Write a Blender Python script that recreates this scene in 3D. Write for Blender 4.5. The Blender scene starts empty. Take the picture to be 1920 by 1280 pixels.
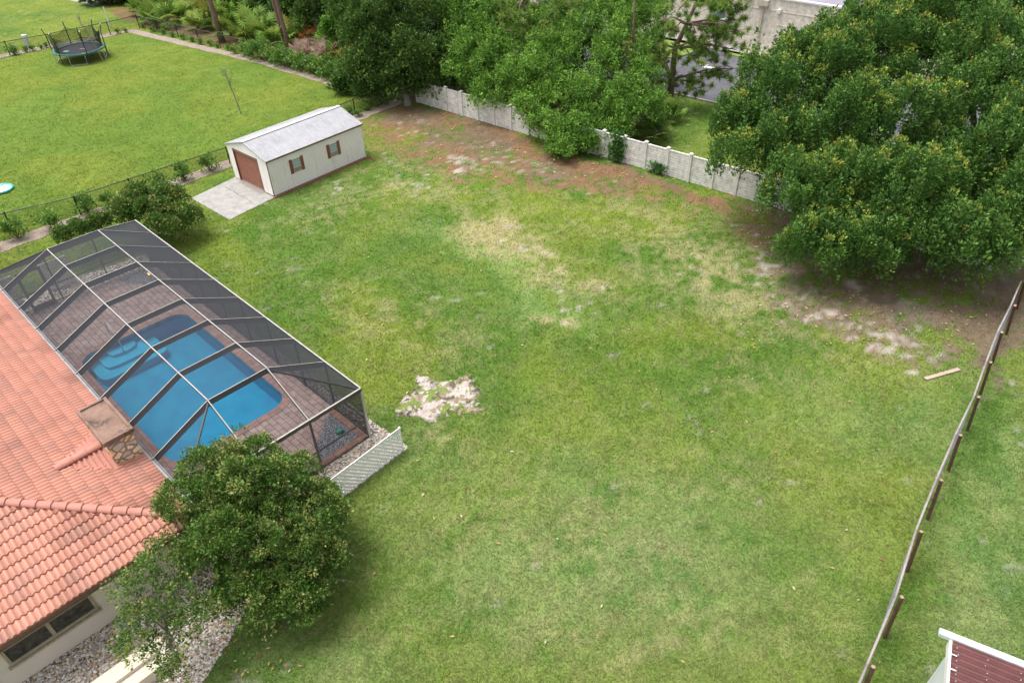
import bpy, bmesh, math, random
import numpy as np
from mathutils import Vector, Matrix
random.seed(7); RN = np.random.default_rng(7)
S = bpy.context.scene; COL = S.collection
PI = math.pi
# ---------------------------------------------------------------- camera
CF, CP, CR, CH = 1350.0, 0.673261665, -0.0237280228, 20.0
_f = np.array([0, math.cos(CP), -math.sin(CP)]); _r0 = np.array([1.0, 0, 0]); _u0 = np.cross(_r0, _f)
_r = math.cos(CR)*_r0+math.sin(CR)*_u0; _u = -math.sin(CR)*_r0+math.cos(CR)*_u0
cam = bpy.data.cameras.new('camera'); cam.sensor_width = 36; cam.lens = 36*CF/1920; cam.clip_end = 6000; cam.clip_start = .1
co = bpy.data.objects.new('camera', cam); COL.objects.link(co); S.camera = co
co.matrix_world = Matrix(((_r[0], _u[0], -_f[0], 0), (_r[1], _u[1], -_f[1], 0), (_r[2], _u[2], -_f[2], CH), (0, 0, 0, 1)))
# ---------------------------------------------------------------- light
SUN_EL, SUN_AZ = math.radians(70), math.radians(-75)      # azimuth from +Y towards +X
W = bpy.data.worlds.new('World'); S.world = W; W.use_nodes = True
nt = W.node_tree; bg = nt.nodes['Background']; sky = nt.nodes.new('ShaderNodeTexSky')
sky.sky_type = 'NISHITA'; sky.sun_disc = False; sky.sun_elevation = SUN_EL; sky.sun_rotation = SUN_AZ
sky.dust_density = 6; sky.air_density = 1.0; sky.ozone_density = 1
hs = nt.nodes.new('ShaderNodeHueSaturation'); hs.inputs['Saturation'].default_value = .28
nt.links.new(sky.outputs[0], hs.inputs['Color']); nt.links.new(hs.outputs[0], bg.inputs[0]); bg.inputs[1].default_value = .15
sl = bpy.data.lights.new('sun', 'SUN'); sl.energy = 1.0; sl.angle = math.radians(22); sl.color = (1, .965, .91)
so = bpy.data.objects.new('sun', sl); COL.objects.link(so)
sd = Vector((math.sin(SUN_AZ)*math.cos(SUN_EL), math.cos(SUN_AZ)*math.cos(SUN_EL), math.sin(SUN_EL)))
so.rotation_euler = sd.to_track_quat('Z', 'Y').to_euler(); so.location = sd*60
S.view_settings.view_transform = 'Standard'; S.view_settings.look = 'None'; S.view_settings.exposure = 0.82; S.view_settings.gamma = 1
S.render.engine = 'CYCLES'; S.cycles.transparent_max_bounces = 16; S.render.resolution_x = 1024; S.render.resolution_y = 682
# ---------------------------------------------------------------- survey helpers (photo survey -> ground metres)
def ray(px, py): return _f+_r*(px-960)/CF-_u*(py-640)/CF
def at(px, py, z=0.0):
    d = ray(px, py); t = (z-CH)/d[2]; return Vector((t*d[0], t*d[1], z))
def atY(px, py, Y):
    d = ray(px, py); t = Y/d[1]; return Vector((t*d[0], Y, CH+t*d[2]))
def topix(x, y, z=0.0):
    q0, q1, q2 = x, y, z-CH
    d = q0*_f[0]+q1*_f[1]+q2*_f[2]
    return 960+CF*(q0*_r[0]+q1*_r[1]+q2*_r[2])/d, 640-CF*(q0*_u[0]+q1*_u[1]+q2*_u[2])/d
LA = math.radians(-44.37)                                   # direction of the pool lot's long axis
UU = Vector((math.cos(LA), math.sin(LA), 0)); VV = Vector((-math.sin(LA), math.cos(LA), 0))
def uvw(U, V, z=0): return UU*U+VV*V+Vector((0, 0, z))
def touv(p): return p.dot(UU), p.dot(VV)
# ---------------------------------------------------------------- materials
def nodes_of(name):
    m = bpy.data.materials.new(name); m.use_nodes = True; n = m.node_tree
    return m, n, n.nodes['Principled BSDF']
def N(n, t, **k):
    q = n.nodes.new(t)
    for a, b in k.items():
        if a in q.inputs: q.inputs[a].default_value = b
        else: setattr(q, a, b)
    return q
def coords(n, kind='Object', sc=None, rot=None):
    if kind == 'World':
        g = n.nodes.new('ShaderNodeNewGeometry'); o = g.outputs['Position']
    else:
        g = n.nodes.new('ShaderNodeTexCoord'); o = g.outputs['Object']
    if sc or rot:
        mp = n.nodes.new('ShaderNodeMapping')
        if sc: mp.inputs['Scale'].default_value = sc
        if rot: mp.inputs['Rotation'].default_value = rot
        n.links.new(o, mp.inputs['Vector']); o = mp.outputs[0]
    return o
def ramp(n, src, stops, mode='LINEAR'):
    r = n.nodes.new('ShaderNodeValToRGB'); r.color_ramp.interpolation = mode
    e = r.color_ramp.elements
    while len(e) < len(stops): e.new(.5)
    for i, (p, c) in enumerate(stops):
        e[i].position = p; e[i].color = (*c, 1) if len(c) == 3 else c
    n.links.new(src, r.inputs[0]); return r.outputs[0]
def mixc(n, a, b, fac, mode='MIX'):
    m = n.nodes.new('ShaderNodeMix'); m.data_type = 'RGBA'; m.blend_type = mode
    for s, v in ((m.inputs[0], fac), (m.inputs[6], a), (m.inputs[7], b)):
        if hasattr(v, 'default_value') or hasattr(v, 'is_output'): n.links.new(v, s)
        elif isinstance(v, (int, float)): s.default_value = v
        else: s.default_value = (*v, 1)
    return m.outputs[2]
def noise(n, vec, scale, detail=4, rough=.6):
    t = N(n, 'ShaderNodeTexNoise', Scale=scale, Detail=detail, Roughness=rough); n.links.new(vec, t.inputs['Vector']); return t.outputs[0]
def bump(n, b, h, strength, dist=.02):
    q = N(n, 'ShaderNodeBump', Strength=strength, Distance=dist); n.links.new(h, q.inputs['Height']); n.links.new(q.outputs[0], b.inputs['Normal'])
def M(name, c1, c2=None, scale=6, rough=.8, bmp=.3, metal=0, kind='World', lo=.35, hi=.65, stain=None, fine=60, sc=None):
    m, n, b = nodes_of(name); v = coords(n, kind, sc); b.inputs['Roughness'].default_value = rough; b.inputs['Metallic'].default_value = metal
    c2 = c2 or tuple(x*.8 for x in c1)
    a = noise(n, v, scale); col = ramp(n, a, [(lo, c1), (hi, c2)])
    if stain:
        s = noise(n, v, stain[1], 6, .7); f = ramp(n, s, [(stain[2], (0, 0, 0)), (stain[2]+.12, (1, 1, 1))]); col = mixc(n, col, stain[0], f)
    n.links.new(col, b.inputs['Base Color'])
    if bmp: bump(n, b, noise(n, v, fine, 3), bmp)
    return m
def vcol_mat(name, rough=.6, translucent=0, bmp=0, fscale=40, var=.25, spec=.3):
    m, n, b = nodes_of(name); at_ = N(n, 'ShaderNodeAttribute', attribute_name='Col'); b.inputs['Roughness'].default_value = rough
    b.inputs['Specular IOR Level'].default_value = spec
    v = coords(n, 'World'); col = at_.outputs['Color']
    if var:
        f = ramp(n, noise(n, v, fscale, 5, .7), [(.3, (1-var,)*3), (.7, (1+var,)*3)]); col = mixc(n, col, f, 1.0, 'MULTIPLY')
    n.links.new(col, b.inputs['Base Color'])
    if bmp: bump(n, b, noise(n, v, fscale, 4, .7), bmp)
    if translucent:
        t = N(n, 'ShaderNodeBsdfTranslucent'); n.links.new(col, t.inputs[0]); mx = N(n, 'ShaderNodeMixShader'); mx.inputs[0].default_value = translucent
        n.links.new(b.outputs[0], mx.inputs[1]); n.links.new(t.outputs[0], mx.inputs[2]); n.links.new(mx.outputs[0], n.nodes['Material Output'].inputs[0])
    return m
def see_through(name, c, k, rough=.8, noise_a=0):
    """woven mesh: open fraction falls with the angle of incidence as a real weave's does"""
    m, n, b = nodes_of(name); b.inputs['Base Color'].default_value = (*c, 1); b.inputs['Roughness'].default_value = rough
    lw = N(n, 'ShaderNodeLayerWeight', Blend=.5); s1 = N(n, 'ShaderNodeMath', operation='SUBTRACT'); s1.inputs[0].default_value = 1.04; n.links.new(lw.outputs['Facing'], s1.inputs[1])
    dv = N(n, 'ShaderNodeMath', operation='DIVIDE', use_clamp=True); dv.inputs[0].default_value = k; n.links.new(s1.outputs[0], dv.inputs[1])
    tr = N(n, 'ShaderNodeBsdfTransparent'); mx = N(n, 'ShaderNodeMixShader')
    n.links.new(dv.outputs[0], mx.inputs[0]); n.links.new(tr.outputs[0], mx.inputs[1]); n.links.new(b.outputs[0], mx.inputs[2]); n.links.new(mx.outputs[0], n.nodes['Material Output'].inputs[0])
    return m
def gravel_mat(name, cols, scale=22, joint=(.09, .075, .06)):
    m, n, b = nodes_of(name); v = coords(n, 'World'); b.inputs['Roughness'].default_value = .75
    w = N(n, 'ShaderNodeTexNoise', Scale=5.0); n.links.new(v, w.inputs['Vector'])
    vo = N(n, 'ShaderNodeTexVoronoi', Scale=scale); n.links.new(v, vo.inputs['Vector'])
    sp = n.nodes.new('ShaderNodeSeparateColor'); n.links.new(vo.outputs['Color'], sp.inputs[0])
    st = [(i/max(1, len(cols)-1), c) for i, c in enumerate(cols)]
    c = ramp(n, sp.outputs[0], st); d = ramp(n, vo.outputs['Distance'], [(.35, (0, 0, 0)), (.62, (1, 1, 1))])
    n.links.new(mixc(n, c, joint, d), b.inputs['Base Color'])
    iv = N(n, 'ShaderNodeMath', operation='SUBTRACT'); iv.inputs[0].default_value = 1; n.links.new(vo.outputs['Distance'], iv.inputs[1]); bump(n, b, iv.outputs[0], .9, .03)
    return m
def brick_mat(name, c1, c2, mortar, w, h, ms=.012, rough=.8, stain=None, bmp=.4, offset=.5, swap=None):
    m, n, b = nodes_of(name); v = coords(n, 'Object')
    if swap:
        sx = n.nodes.new('ShaderNodeSeparateXYZ'); cx = n.nodes.new('ShaderNodeCombineXYZ'); n.links.new(v, sx.inputs[0])
        for i, s in enumerate(swap): n.links.new(sx.outputs[s], cx.inputs[i])
        v2 = cx.outputs[0]
    else: v2 = v
    t = N(n, 'ShaderNodeTexBrick', Scale=1.0); t.inputs['Color1'].default_value = (*c1, 1); t.inputs['Color2'].default_value = (*c2, 1); t.inputs['Mortar'].default_value = (*mortar, 1)
    t.inputs['Brick Width'].default_value = w; t.inputs['Row Height'].default_value = h; t.inputs['Mortar Size'].default_value = ms; t.inputs['Mortar Smooth'].default_value = .2; t.offset = offset
    n.links.new(v2, t.inputs['Vector']); b.inputs['Roughness'].default_value = rough
    col = mixc(n, t.outputs[0], ramp(n, noise(n, v, 3.0, 6), [(.3, (.72,)*3), (.7, (1.25,)*3)]), 1.0, 'MULTIPLY')
    col = mixc(n, col, ramp(n, noise(n, v, 25, 3), [(.3, (.85,)*3), (.7, (1.15,)*3)]), 1.0, 'MULTIPLY')
    if stain:
        f = ramp(n, noise(n, v, stain[1], 6, .7), [(stain[2], (0, 0, 0)), (stain[2]+.15, (1, 1, 1))]); col = mixc(n, col, stain[0], f)
    n.links.new(col, b.inputs['Base Color']); iv = N(n, 'ShaderNodeMath', operation='SUBTRACT'); iv.inputs[0].default_value = 1; n.links.new(t.outputs['Fac'], iv.inputs[1]); bump(n, b, iv.outputs[0], bmp, .01)
    return m
# ---------------------------------------------------------------- mesh helpers
ORD = ['first', 'second', 'third', 'fourth', 'fifth', 'sixth', 'seventh', 'eighth', 'ninth', 'tenth', 'eleventh', 'twelfth', 'thirteenth', 'fourteenth', 'fifteenth', 'sixteenth', 'seventeenth', 'eighteenth', 'nineteenth', 'twentieth', 'twenty-first', 'twenty-second', 'twenty-third', 'twenty-fourth', 'twenty-fifth', 'twenty-sixth', 'twenty-seventh', 'twenty-eighth', 'twenty-ninth', 'thirtieth']
class B:
    def __init__(s): s.v = []; s.f = []; s.m = []
    def face(s, pts, m=0):
        i = len(s.v); s.v += [tuple(p) for p in pts]; s.f.append(tuple(range(i, i+len(pts)))); s.m.append(m); return s
    def hexa(s, p, m=0, mt=None):          # p: 4 bottom, 4 top (same order, ccw from above)
        i = len(s.v); s.v += [tuple(q) for q in p]
        for k, q in enumerate(((0, 3, 2, 1), (4, 5, 6, 7), (0, 1, 5, 4), (1, 2, 6, 5), (2, 3, 7, 6), (3, 0, 4, 7))):
            s.f.append(tuple(i+a for a in q)); s.m.append(mt if (mt is not None and k == 1) else m)
        return s
    def box(s, x0, x1, y0, y1, z0, z1, m=0, mt=None):
        return s.hexa([(x0, y0, z0), (x1, y0, z0), (x1, y1, z0), (x0, y1, z0), (x0, y0, z1), (x1, y0, z1), (x1, y1, z1), (x0, y1, z1)], m, mt)
    def bar(s, a, b, w, h, m=0, mt=None, up=(0, 0, 1)):   # rectangular bar; top face centred on a-b line
        a, b = Vector(a), Vector(b); d = (b-a).normalized(); u = Vector(up)
        if abs(d.dot(u)) > .95: u = Vector((1, 0, 0))
        sd_ = d.cross(u).normalized()*w/2; up_ = sd_.normalized().cross(d).normalized()
        lo = -up_*h
        return s.hexa([a-sd_+lo, b-sd_+lo, b+sd_+lo, a+sd_+lo, a-sd_, b-sd_, b+sd_, a+sd_][0:4][::-1]+[a-sd_, b-sd_, b+sd_, a+sd_][::-1], m, mt)
    def tube(s, pts, rad, seg=8, m=0, cap=True):
        pts = [Vector(p) for p in pts]; base = len(s.v); n = len(pts)
        for k, p in enumerate(pts):
            d = (pts[min(k+1, n-1)]-pts[max(k-1, 0)]).normalized(); a = Vector((1, 0, 0)) if abs(d.x) < .8 else Vector((0, 1, 0))
            e1 = d.cross(a).normalized(); e2 = d.cross(e1); r = rad[k] if hasattr(rad, '__len__') else rad
            for j in range(seg):
                t = 2*PI*j/seg; s.v.append(tuple(p+(e1*math.cos(t)+e2*math.sin(t))*r))
        for k in range(n-1):
            for j in range(seg):
                s.f.append((base+k*seg+j, base+k*seg+(j+1) % seg, base+(k+1)*seg+(j+1) % seg, base+(k+1)*seg+j)); s.m.append(m)
        if cap:
            s.f.append(tuple(base+j for j in range(seg))[::-1]); s.m.append(m); s.f.append(tuple(base+(n-1)*seg+j for j in range(seg))); s.m.append(m)
        return s
    def prism(s, poly, z0, z1, m=0, mt=None):
        n = len(poly); i = len(s.v); s.v += [(p[0], p[1], z0) for p in poly]+[(p[0], p[1], z1) for p in poly]
        s.f.append(tuple(range(i, i+n))[::-1]); s.m.append(m); s.f.append(tuple(range(i+n, i+2*n))); s.m.append(mt if mt is not None else m)
        for k in range(n): s.f.append((i+k, i+(k+1) % n, i+n+(k+1) % n, i+n+k)); s.m.append(m)
        return s
    def build(s, name, mats, parent=None, smooth=False, bevel=0, loc=None, rz=None):
        me = bpy.data.meshes.new(name); me.from_pydata(s.v, [], s.f)
        for q in (mats if isinstance(mats, (list, tuple)) else [mats]): me.materials.append(q)
        me.polygons.foreach_set('material_index', s.m)
        if smooth: me.polygons.foreach_set('use_smooth', [True]*len(s.f))
        me.update(); o = bpy.data.objects.new(name, me); COL.objects.link(o); o.parent = parent
        if loc: o.location = loc
        if rz is not None: o.rotation_euler = (0, 0, rz)
        if bevel:
            q = o.modifiers.new('bevel', 'BEVEL'); q.width = bevel; q.segments = 2; q.limit_method = 'ANGLE'
        return o
def tag(o, label, cat, group=None, kind=None):
    o['label'] = label; o['category'] = cat
    if group: o['group'] = group
    if kind: o['kind'] = kind
    return o
def thing(name, label, cat, loc=(0, 0, 0), rz=0, group=None):
    o = bpy.data.objects.new(name, None); COL.objects.link(o); o.location = loc; o.rotation_euler = (0, 0, rz); o.empty_display_size = .3
    return tag(o, label, cat, group)
def struct(o): o['kind'] = 'structure'; return o
def dup(root, loc, rz=0, sc=1, label=None):
    r = root.copy(); COL.objects.link(r); r.location = loc; r.rotation_euler = (0, 0, rz); r.scale = (sc, sc, sc)
    if label: r['label'] = label
    for ch in list(root.children):
        c = ch.copy(); COL.objects.link(c); c.parent = r
        for g in ch.children:
            d = g.copy(); COL.objects.link(d); d.parent = c
    return r
def npmesh(name, verts, k, cols, mat, parent=None, loc=None):
    """verts (n*k,3) consecutive k-gons, cols (n*k,3)"""
    n = len(verts)//k; me = bpy.data.meshes.new(name); me.vertices.add(n*k); me.vertices.foreach_set('co', verts.astype(np.float32).ravel())
    me.loops.add(n*k); me.loops.foreach_set('vertex_index', np.arange(n*k, dtype=np.int32)); me.polygons.add(n)
    me.polygons.foreach_set('loop_start', np.arange(0, n*k, k, dtype=np.int32)); me.polygons.foreach_set('loop_total', np.full(n, k, dtype=np.int32))
    a = me.color_attributes.new('Col', 'FLOAT_COLOR', 'POINT'); c4 = np.ones((n*k, 4), np.float32); c4[:, :3] = cols; a.data.foreach_set('color', c4.ravel())
    me.materials.append(mat); me.update(calc_edges=True); o = bpy.data.objects.new(name, me); COL.objects.link(o); o.parent = parent
    if loc is not None: o.location = loc
    return o
def vn(x, y, s, seed=0):
    x = np.asarray(x)/s+seed*17.3; y = np.asarray(y)/s-seed*9.1; xi = np.floor(x).astype(np.int64); yi = np.floor(y).astype(np.int64); fx = x-xi; fy = y-yi
    fx = fx*fx*(3-2*fx); fy = fy*fy*(3-2*fy)
    def h(a, b):
        q = (a*374761393+b*668265263+seed*1442695) & 0x7fffffff; q = ((q ^ (q >> 13))*1274126177) & 0x7fffffff; return ((q ^ (q >> 16)) & 0xffff)/65535.0
    return (h(xi, yi)*(1-fx)+h(xi+1, yi)*fx)*(1-fy)+(h(xi, yi+1)*(1-fx)+h(xi+1, yi+1)*fx)*fy
def fbm(x, y, s, seed=0, o=4):
    r = 0; a = 1; t = 0
    for i in range(o): r = r+a*vn(x, y, s/2**i, seed+i); t += a; a *= .55
    return r/t
def sstep(a, b, x): t = np.clip((x-a)/(b-a), 0, 1); return t*t*(3-2*t)
# ---------------------------------------------------------------- ground colour (albedo of the soil and turf, by place)
YG = np.array([.152, .203, .028]); GR = np.array([.082, .158, .022]); PALE = np.array([.205, .268, .095]); COOL = np.array([.105, .205, .05]); DRY = np.array([.36, .315, .165])
BRN = np.array([.185, .10, .062]); SND = np.array([.42, .365, .325]); SOIL = np.array([.135, .105, .085]); DEEP = np.array([.06, .14, .022]); WEED = np.array([.165, .27, .075])
def blobs(X, Y, L):
    r = np.zeros_like(X)
    for (px, py, rx, ry, a, s) in L:
        t = math.radians(a); dx = X-px; dy = Y-py; u = (dx*math.cos(t)+dy*math.sin(t))/rx; v = (-dx*math.sin(t)+dy*math.cos(t))/ry
        r = np.maximum(r, s*np.exp(-(u*u+v*v)))
    return r
BROWN = [(860, 270, 190, 60, 14, .72), (1120, 340, 190, 30, 12, .6), (1620, 600, 190, 60, 16, .75), (1480, 470, 90, 60, 30, .6), (800, 225, 90, 28, 15, 1), (930, 262, 110, 30, 20, 1.1), (1060, 305, 120, 24, 18, 1.1), (880, 285, 90, 35, 10, .8), (740, 235, 60, 28, 0, .75), (1200, 335, 130, 16, 17, 1), (1330, 375, 90, 12, 17, .8), (980, 320, 110, 28, 12, .65),
         (1640, 575, 140, 32, 12, .9), (1790, 610, 110, 45, 15, 1.0), (1880, 560, 60, 90, 30, 1.2), (1900, 640, 30, 70, 20, .9), (1500, 500, 80, 35, 25, .7), (1420, 430, 60, 40, 30, .6), (1560, 600, 90, 30, 15, .5), (1750, 470, 200, 70, 0, 1.2), (1800, 660, 50, 35, 0, .5), (1500, 400, 120, 60, 20, 1)]
SAND = [(930, 300, 150, 40, 14, .64), (1560, 590, 230, 60, 20, .68), (780, 345, 90, 60, 0, .6), (970, 460, 90, 50, 30, .62), (1420, 500, 120, 70, 20, .6), (620, 360, 90, 40, -20, .6), (1090, 560, 90, 40, 20, .62), (1700, 640, 120, 50, 15, .66), (880, 312, 80, 18, 8, .8), (850, 300, 40, 16, 0, .7), (775, 250, 50, 22, 30, .6), (720, 300, 40, 20, 0, .6), (940, 430, 60, 30, 20, .55), (1090, 535, 80, 22, 15, .6), (1600, 540, 70, 16, 12, .95), (1680, 565, 80, 16, 12, .8), (1440, 500, 55, 25, 20, .8), (1350, 540, 60, 20, 30, .6), (1660, 655, 80, 20, 22, .9), (1700, 690, 70, 12, 20, .8), (1600, 630, 60, 22, 20, .7), (1400, 430, 50, 20, 20, .6), (1830, 545, 60, 25, 10, .6), (1250, 470, 70, 25, 10, .45), (600, 395, 60, 14, -20, .55), (400, 400, 30, 20, 20, .6), (760, 330, 60, 30, 10, .5), (1900, 720, 40, 25, 20, .7), (1050, 605, 50, 12, 5, .6), (1880, 1110, 40, 30, 30, .6), (1650, 500, 250, 60, 12, .55), (230, 490, 30, 20, 0, 0)]
DRYB = [(945, 448, 85, 42, 15, 1.6), (1010, 490, 90, 40, 30, 1.1), (1340, 520, 220, 90, 20, .8), (1130, 540, 60, 20, 20, 1.0), (1050, 600, 50, 12, 5, 1.1), (1290, 480, 130, 50, 20, .7), (1380, 560, 120, 40, 20, .8), (1200, 400, 130, 30, 15, .5), (760, 350, 130, 40, 0, .55), (620, 400, 110, 22, -18, .55), (880, 360, 100, 25, 0, .5), (820, 830, 70, 22, 0, .6), (1080, 1000, 260, 130, 0, .42), (1200, 1180, 300, 90, 0, .45), (1550, 640, 120, 40, 15, .6), (700, 1200, 160, 60, 0, .25), (740, 600, 120, 60, 30, .45), (1470, 560, 90, 40, 20, .5), (620, 330, 60, 25, 0, .4), (1650, 640, 120, 40, 20, .6), (830, 645, 80, 40, 0, .4), (1500, 1150, 20, 120, 25, .5), (1340, 900, 120, 60, 0, .35), (1420, 700, 130, 40, 10, .3)]
LUSH = [(800, 462, 70, 18, 12, 1), (880, 505, 80, 18, 22, 1), (950, 540, 60, 20, 25, .9), (1120, 560, 90, 22, 15, .8), (1300, 480, 60, 18, 0, .0), (740, 480, 50, 20, 0, .7), (1480, 645, 75, 20, 10, 1), (1130, 470, 90, 28, 10, .45), (1250, 560, 80, 30, 15, .5), (960, 740, 60, 30, 0, .25), (640, 440, 100, 20, -10, .35), (410, 350, 60, 16, -20, 1.0), (1850, 800, 35, 110, 25, 1.1), (1770, 930, 30, 90, 22, 1), (1700, 1120, 28, 120, 24, 1.1), (1640, 760, 60, 25, 10, .4), (500, 1240, 130, 40, 0, .8), (660, 1120, 60, 60, 0, .5), (1060, 660, 60, 20, 0, .4), (700, 1000, 50, 60, -30, .45), (1450, 1050, 130, 120, 0, .35), (760, 910, 80, 20, -30, .4), (420, 520, 30, 80, -45, .6), (380, 490, 60, 25, 40, .5)]
WEEDB = [(900, 480, 110, 30, 20, .8), (1010, 560, 70, 40, 25, 1), (1060, 590, 60, 25, 10, .9), (860, 480, 70, 20, 15, .5), (1500, 800, 120, 40, 0, .25)]
COOLB = [(1000, 520, 120, 60, 25, .3), (1150, 1100, 520, 230, 0, .95), (850, 880, 250, 60, 0, .5), (600, 1240, 300, 90, 0, .9), (1600, 800, 160, 120, 0, .6), (1850, 1000, 120, 300, 0, 1.2), (1500, 1150, 140, 150, 0, .1), (680, 850, 60, 50, 0, .7), (1720, 780, 60, 80, 0, .8), (1250, 900, 200, 90, 0, .3)]
def in_poly(X, Y, P):
    r = np.zeros(X.shape, bool); n = len(P)
    for i in range(n):
        x1, y1 = P[i][:2]; x2, y2 = P[(i+1) % n][:2]
        if y1 == y2: continue
        r ^= ((y1 > Y) != (y2 > Y)) & (X < (x2-x1)*(Y-y1)/(y2-y1)+x1)
    return r
WALL_A, WALL_B = Vector((-7.6, 55.45, 0)), Vector((22.9, 30.62, 0))
WOOD_POLY = [at(*p)[:2] for p in ((262, 48), (500, 108), (740, 180), (790, 190), (960, 205), (1080, 260), (1250, 255), (1265, 200), (1230, 150), (1180, 60), (1100, -20), (170, -20), (215, 30))]
BACK_POLY = [at(*p)[:2] for p in ((-200, 130), (0, 112), (245, 60), (490, 120), (705, 185), (690, 205), (430, 305), (0, 455), (-200, 520))]
def ground_col(x, y):
    px, py = topix(x, y); front = (x*_f[0]+y*_f[1]-CH*_f[2]) > 5
    px = np.where(front, px, -9e3)
    jx = (fbm(x, y, 1.6, 3)-.5)*1.0; jy = (fbm(x, y, 1.6, 13)-.5)*1.0
    pxj, pyj = topix(x+jx*2.2, y+jy*2.2)
    n1 = fbm(x, y, 3.2, 21); n2 = fbm(x, y, 1.1, 31); n3 = fbm(x, y, .35, 41, 3); n4 = fbm(x, y, 7., 51)
    t = sstep(.36, .64, n1*.55+n4*.45)[:, None]; c = YG*(1-t)+GR*t
    cool = np.clip(blobs(px, py, COOLB), 0, 1)*(.55+.8*n4); cool = np.clip(cool, 0, 1)[:, None]
    tp = sstep(.40, .62, n2)[:, None]; c = c*(1-cool)+(PALE*(1-tp)+COOL*tp)*cool
    back = in_poly(x, y, BACK_POLY)[:, None]
    c = np.where(back, ((YG*.93)*(1-t*.65)+GR*1.08*t*.65)*(.86+.3*n2[:, None]), c)
    w = (np.clip(blobs(pxj, pyj, WEEDB), 0, 1)*sstep(.35, .6, n3*.5+n2*.5+.1))[:, None]; c = c*(1-w*.85)+(WEED*(.75+.5*n3[:, None]))*w*.85
    d = np.clip(blobs(pxj, pyj, DRYB)*.9+.16, 0, 1)*sstep(.42, .62, n3*.6+n2*.4+.13*np.clip(blobs(pxj, pyj, DRYB)-.3, 0, 2)); d = np.where(back[:, 0], d*.35, d); c = c*(1-d[:, None]*.82)+DRY*d[:, None]*.82
    l = np.clip(blobs(pxj, pyj, LUSH), 0, 1)*(.5+.9*n2); l = np.clip(l, 0, 1)[:, None]*.8; c = c*(1-l)+(DEEP*.5+GR*.5)*l
    br = blobs(pxj, pyj, BROWN); br = sstep(.10, .72, br+(n3-.5)*1.6+(n2-.5)*.6)*np.clip(br*5-.4, 0, 1)
    wood = in_poly(x, y, WOOD_POLY) ; br = np.where(wood, sstep(.25, .5, n2), br)
    sf = np.clip(.55*sstep(.45, .7, n1)+.75*sstep(1330, 1480, px)*(py > 330), 0, .95)[:, None]; bc = (BRN*(1-sf)+SOIL*sf)*(.65+.75*n3[:, None]); c = c*(1-br[:, None]*.9)+bc*br[:, None]*.9
    # scattered small bare specks, and larger sandy patches
    n5 = fbm(x, y, .42, 61, 4); n6 = fbm(x, y, .45, 71, 4)+.25*(n1-.5)
    sa = blobs(pxj, pyj, SAND); n8 = fbm(x, y, .22, 67, 3); s = sstep(.64, .76, sa*.40+n5*.40+n8*.36)*np.clip(sa*1.8, 0, 1); s = np.where(wood, 0, s)
    sp = sstep(.77, .82, n6)*.8*(~back[:, 0]); s = np.maximum(s, sp*.6)
    c = c*(1-s[:, None]*.85)+(SND*(.65+.55*n3[:, None]))*s[:, None]*.85
    bare = np.maximum(br*.8, s*.75)
    lum = (.74+.34*fbm(x, y, .22, 81, 2)+.20*vn(x, y, .09, 85))[:, None]
    return np.clip(c*lum*.97, .01, 1), bare
M_GROUND = vcol_mat('turf_soil', .95, 0, .5, 28, .22, .1)
M_BLADE = vcol_mat('grass_blade', .7, .3, 0, 0, 0, .2)
def make_ground():
    xs = np.concatenate([[-3000, -600, -200, -110], np.arange(-80, 62, .26), [80, 110, 200, 600, 3000]]); ys = np.concatenate([[-3000, -400, -60, -15, 0], np.arange(6, 100, .26), [120, 160, 300, 800, 3500]])
    X, Y = np.meshgrid(xs, ys, indexing='ij'); nx, ny = X.shape; x = X.ravel(); y = Y.ravel()
    c, _ = ground_col(x, y)
    far = (np.abs(x) > 85) | (y > 105) | (y < 3); c[far] = GR*1.0
    me = bpy.data.meshes.new('ground'); v = np.zeros((nx*ny, 3), np.float32); v[:, 0] = x; v[:, 1] = y
    i = np.arange(nx*ny).reshape(nx, ny); q = np.stack([i[:-1, :-1], i[1:, :-1], i[1:, 1:], i[:-1, 1:]], -1).reshape(-1, 4)
    # leave the pool shell open
    cx = (x[q].mean(1)); cy = y[q].mean(1); pu = cx*UU.x+cy*UU.y; pv = cx*VV.x+cy*VV.y; keep = ~((pu > -31.4) & (pu < -21.1) & (pv > 3.7) & (pv < 9.6)); q = q[keep]
    me.vertices.add(len(v)); me.vertices.foreach_set('co', v.ravel()); n = len(q); me.loops.add(n*4); me.loops.foreach_set('vertex_index', q.astype(np.int32).ravel()); me.polygons.add(n)
    me.polygons.foreach_set('loop_start', np.arange(0, n*4, 4, dtype=np.int32)); me.polygons.foreach_set('loop_total', np.full(n, 4, dtype=np.int32))
    a = me.color_attributes.new('Col', 'FLOAT_COLOR', 'POINT'); c4 = np.ones((len(v), 4), np.float32); c4[:, :3] = c; a.data.foreach_set('color', c4.ravel())
    me.materials.append(M_GROUND); me.update(calc_edges=True); o = bpy.data.objects.new('ground', me); COL.objects.link(o); struct(o)
make_ground()
# hard areas where no grass grows (filled below, used by the turf)
HARD = []
def hard(pts): HARD.append([(p[0], p[1]) for p in pts])
def sheet(name, pts, z, mat, kind='structure'):
    b = B(); b.face([(p[0], p[1], z) for p in pts]); o = b.build(name, mat); o['kind'] = kind; hard(pts); return o
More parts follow.
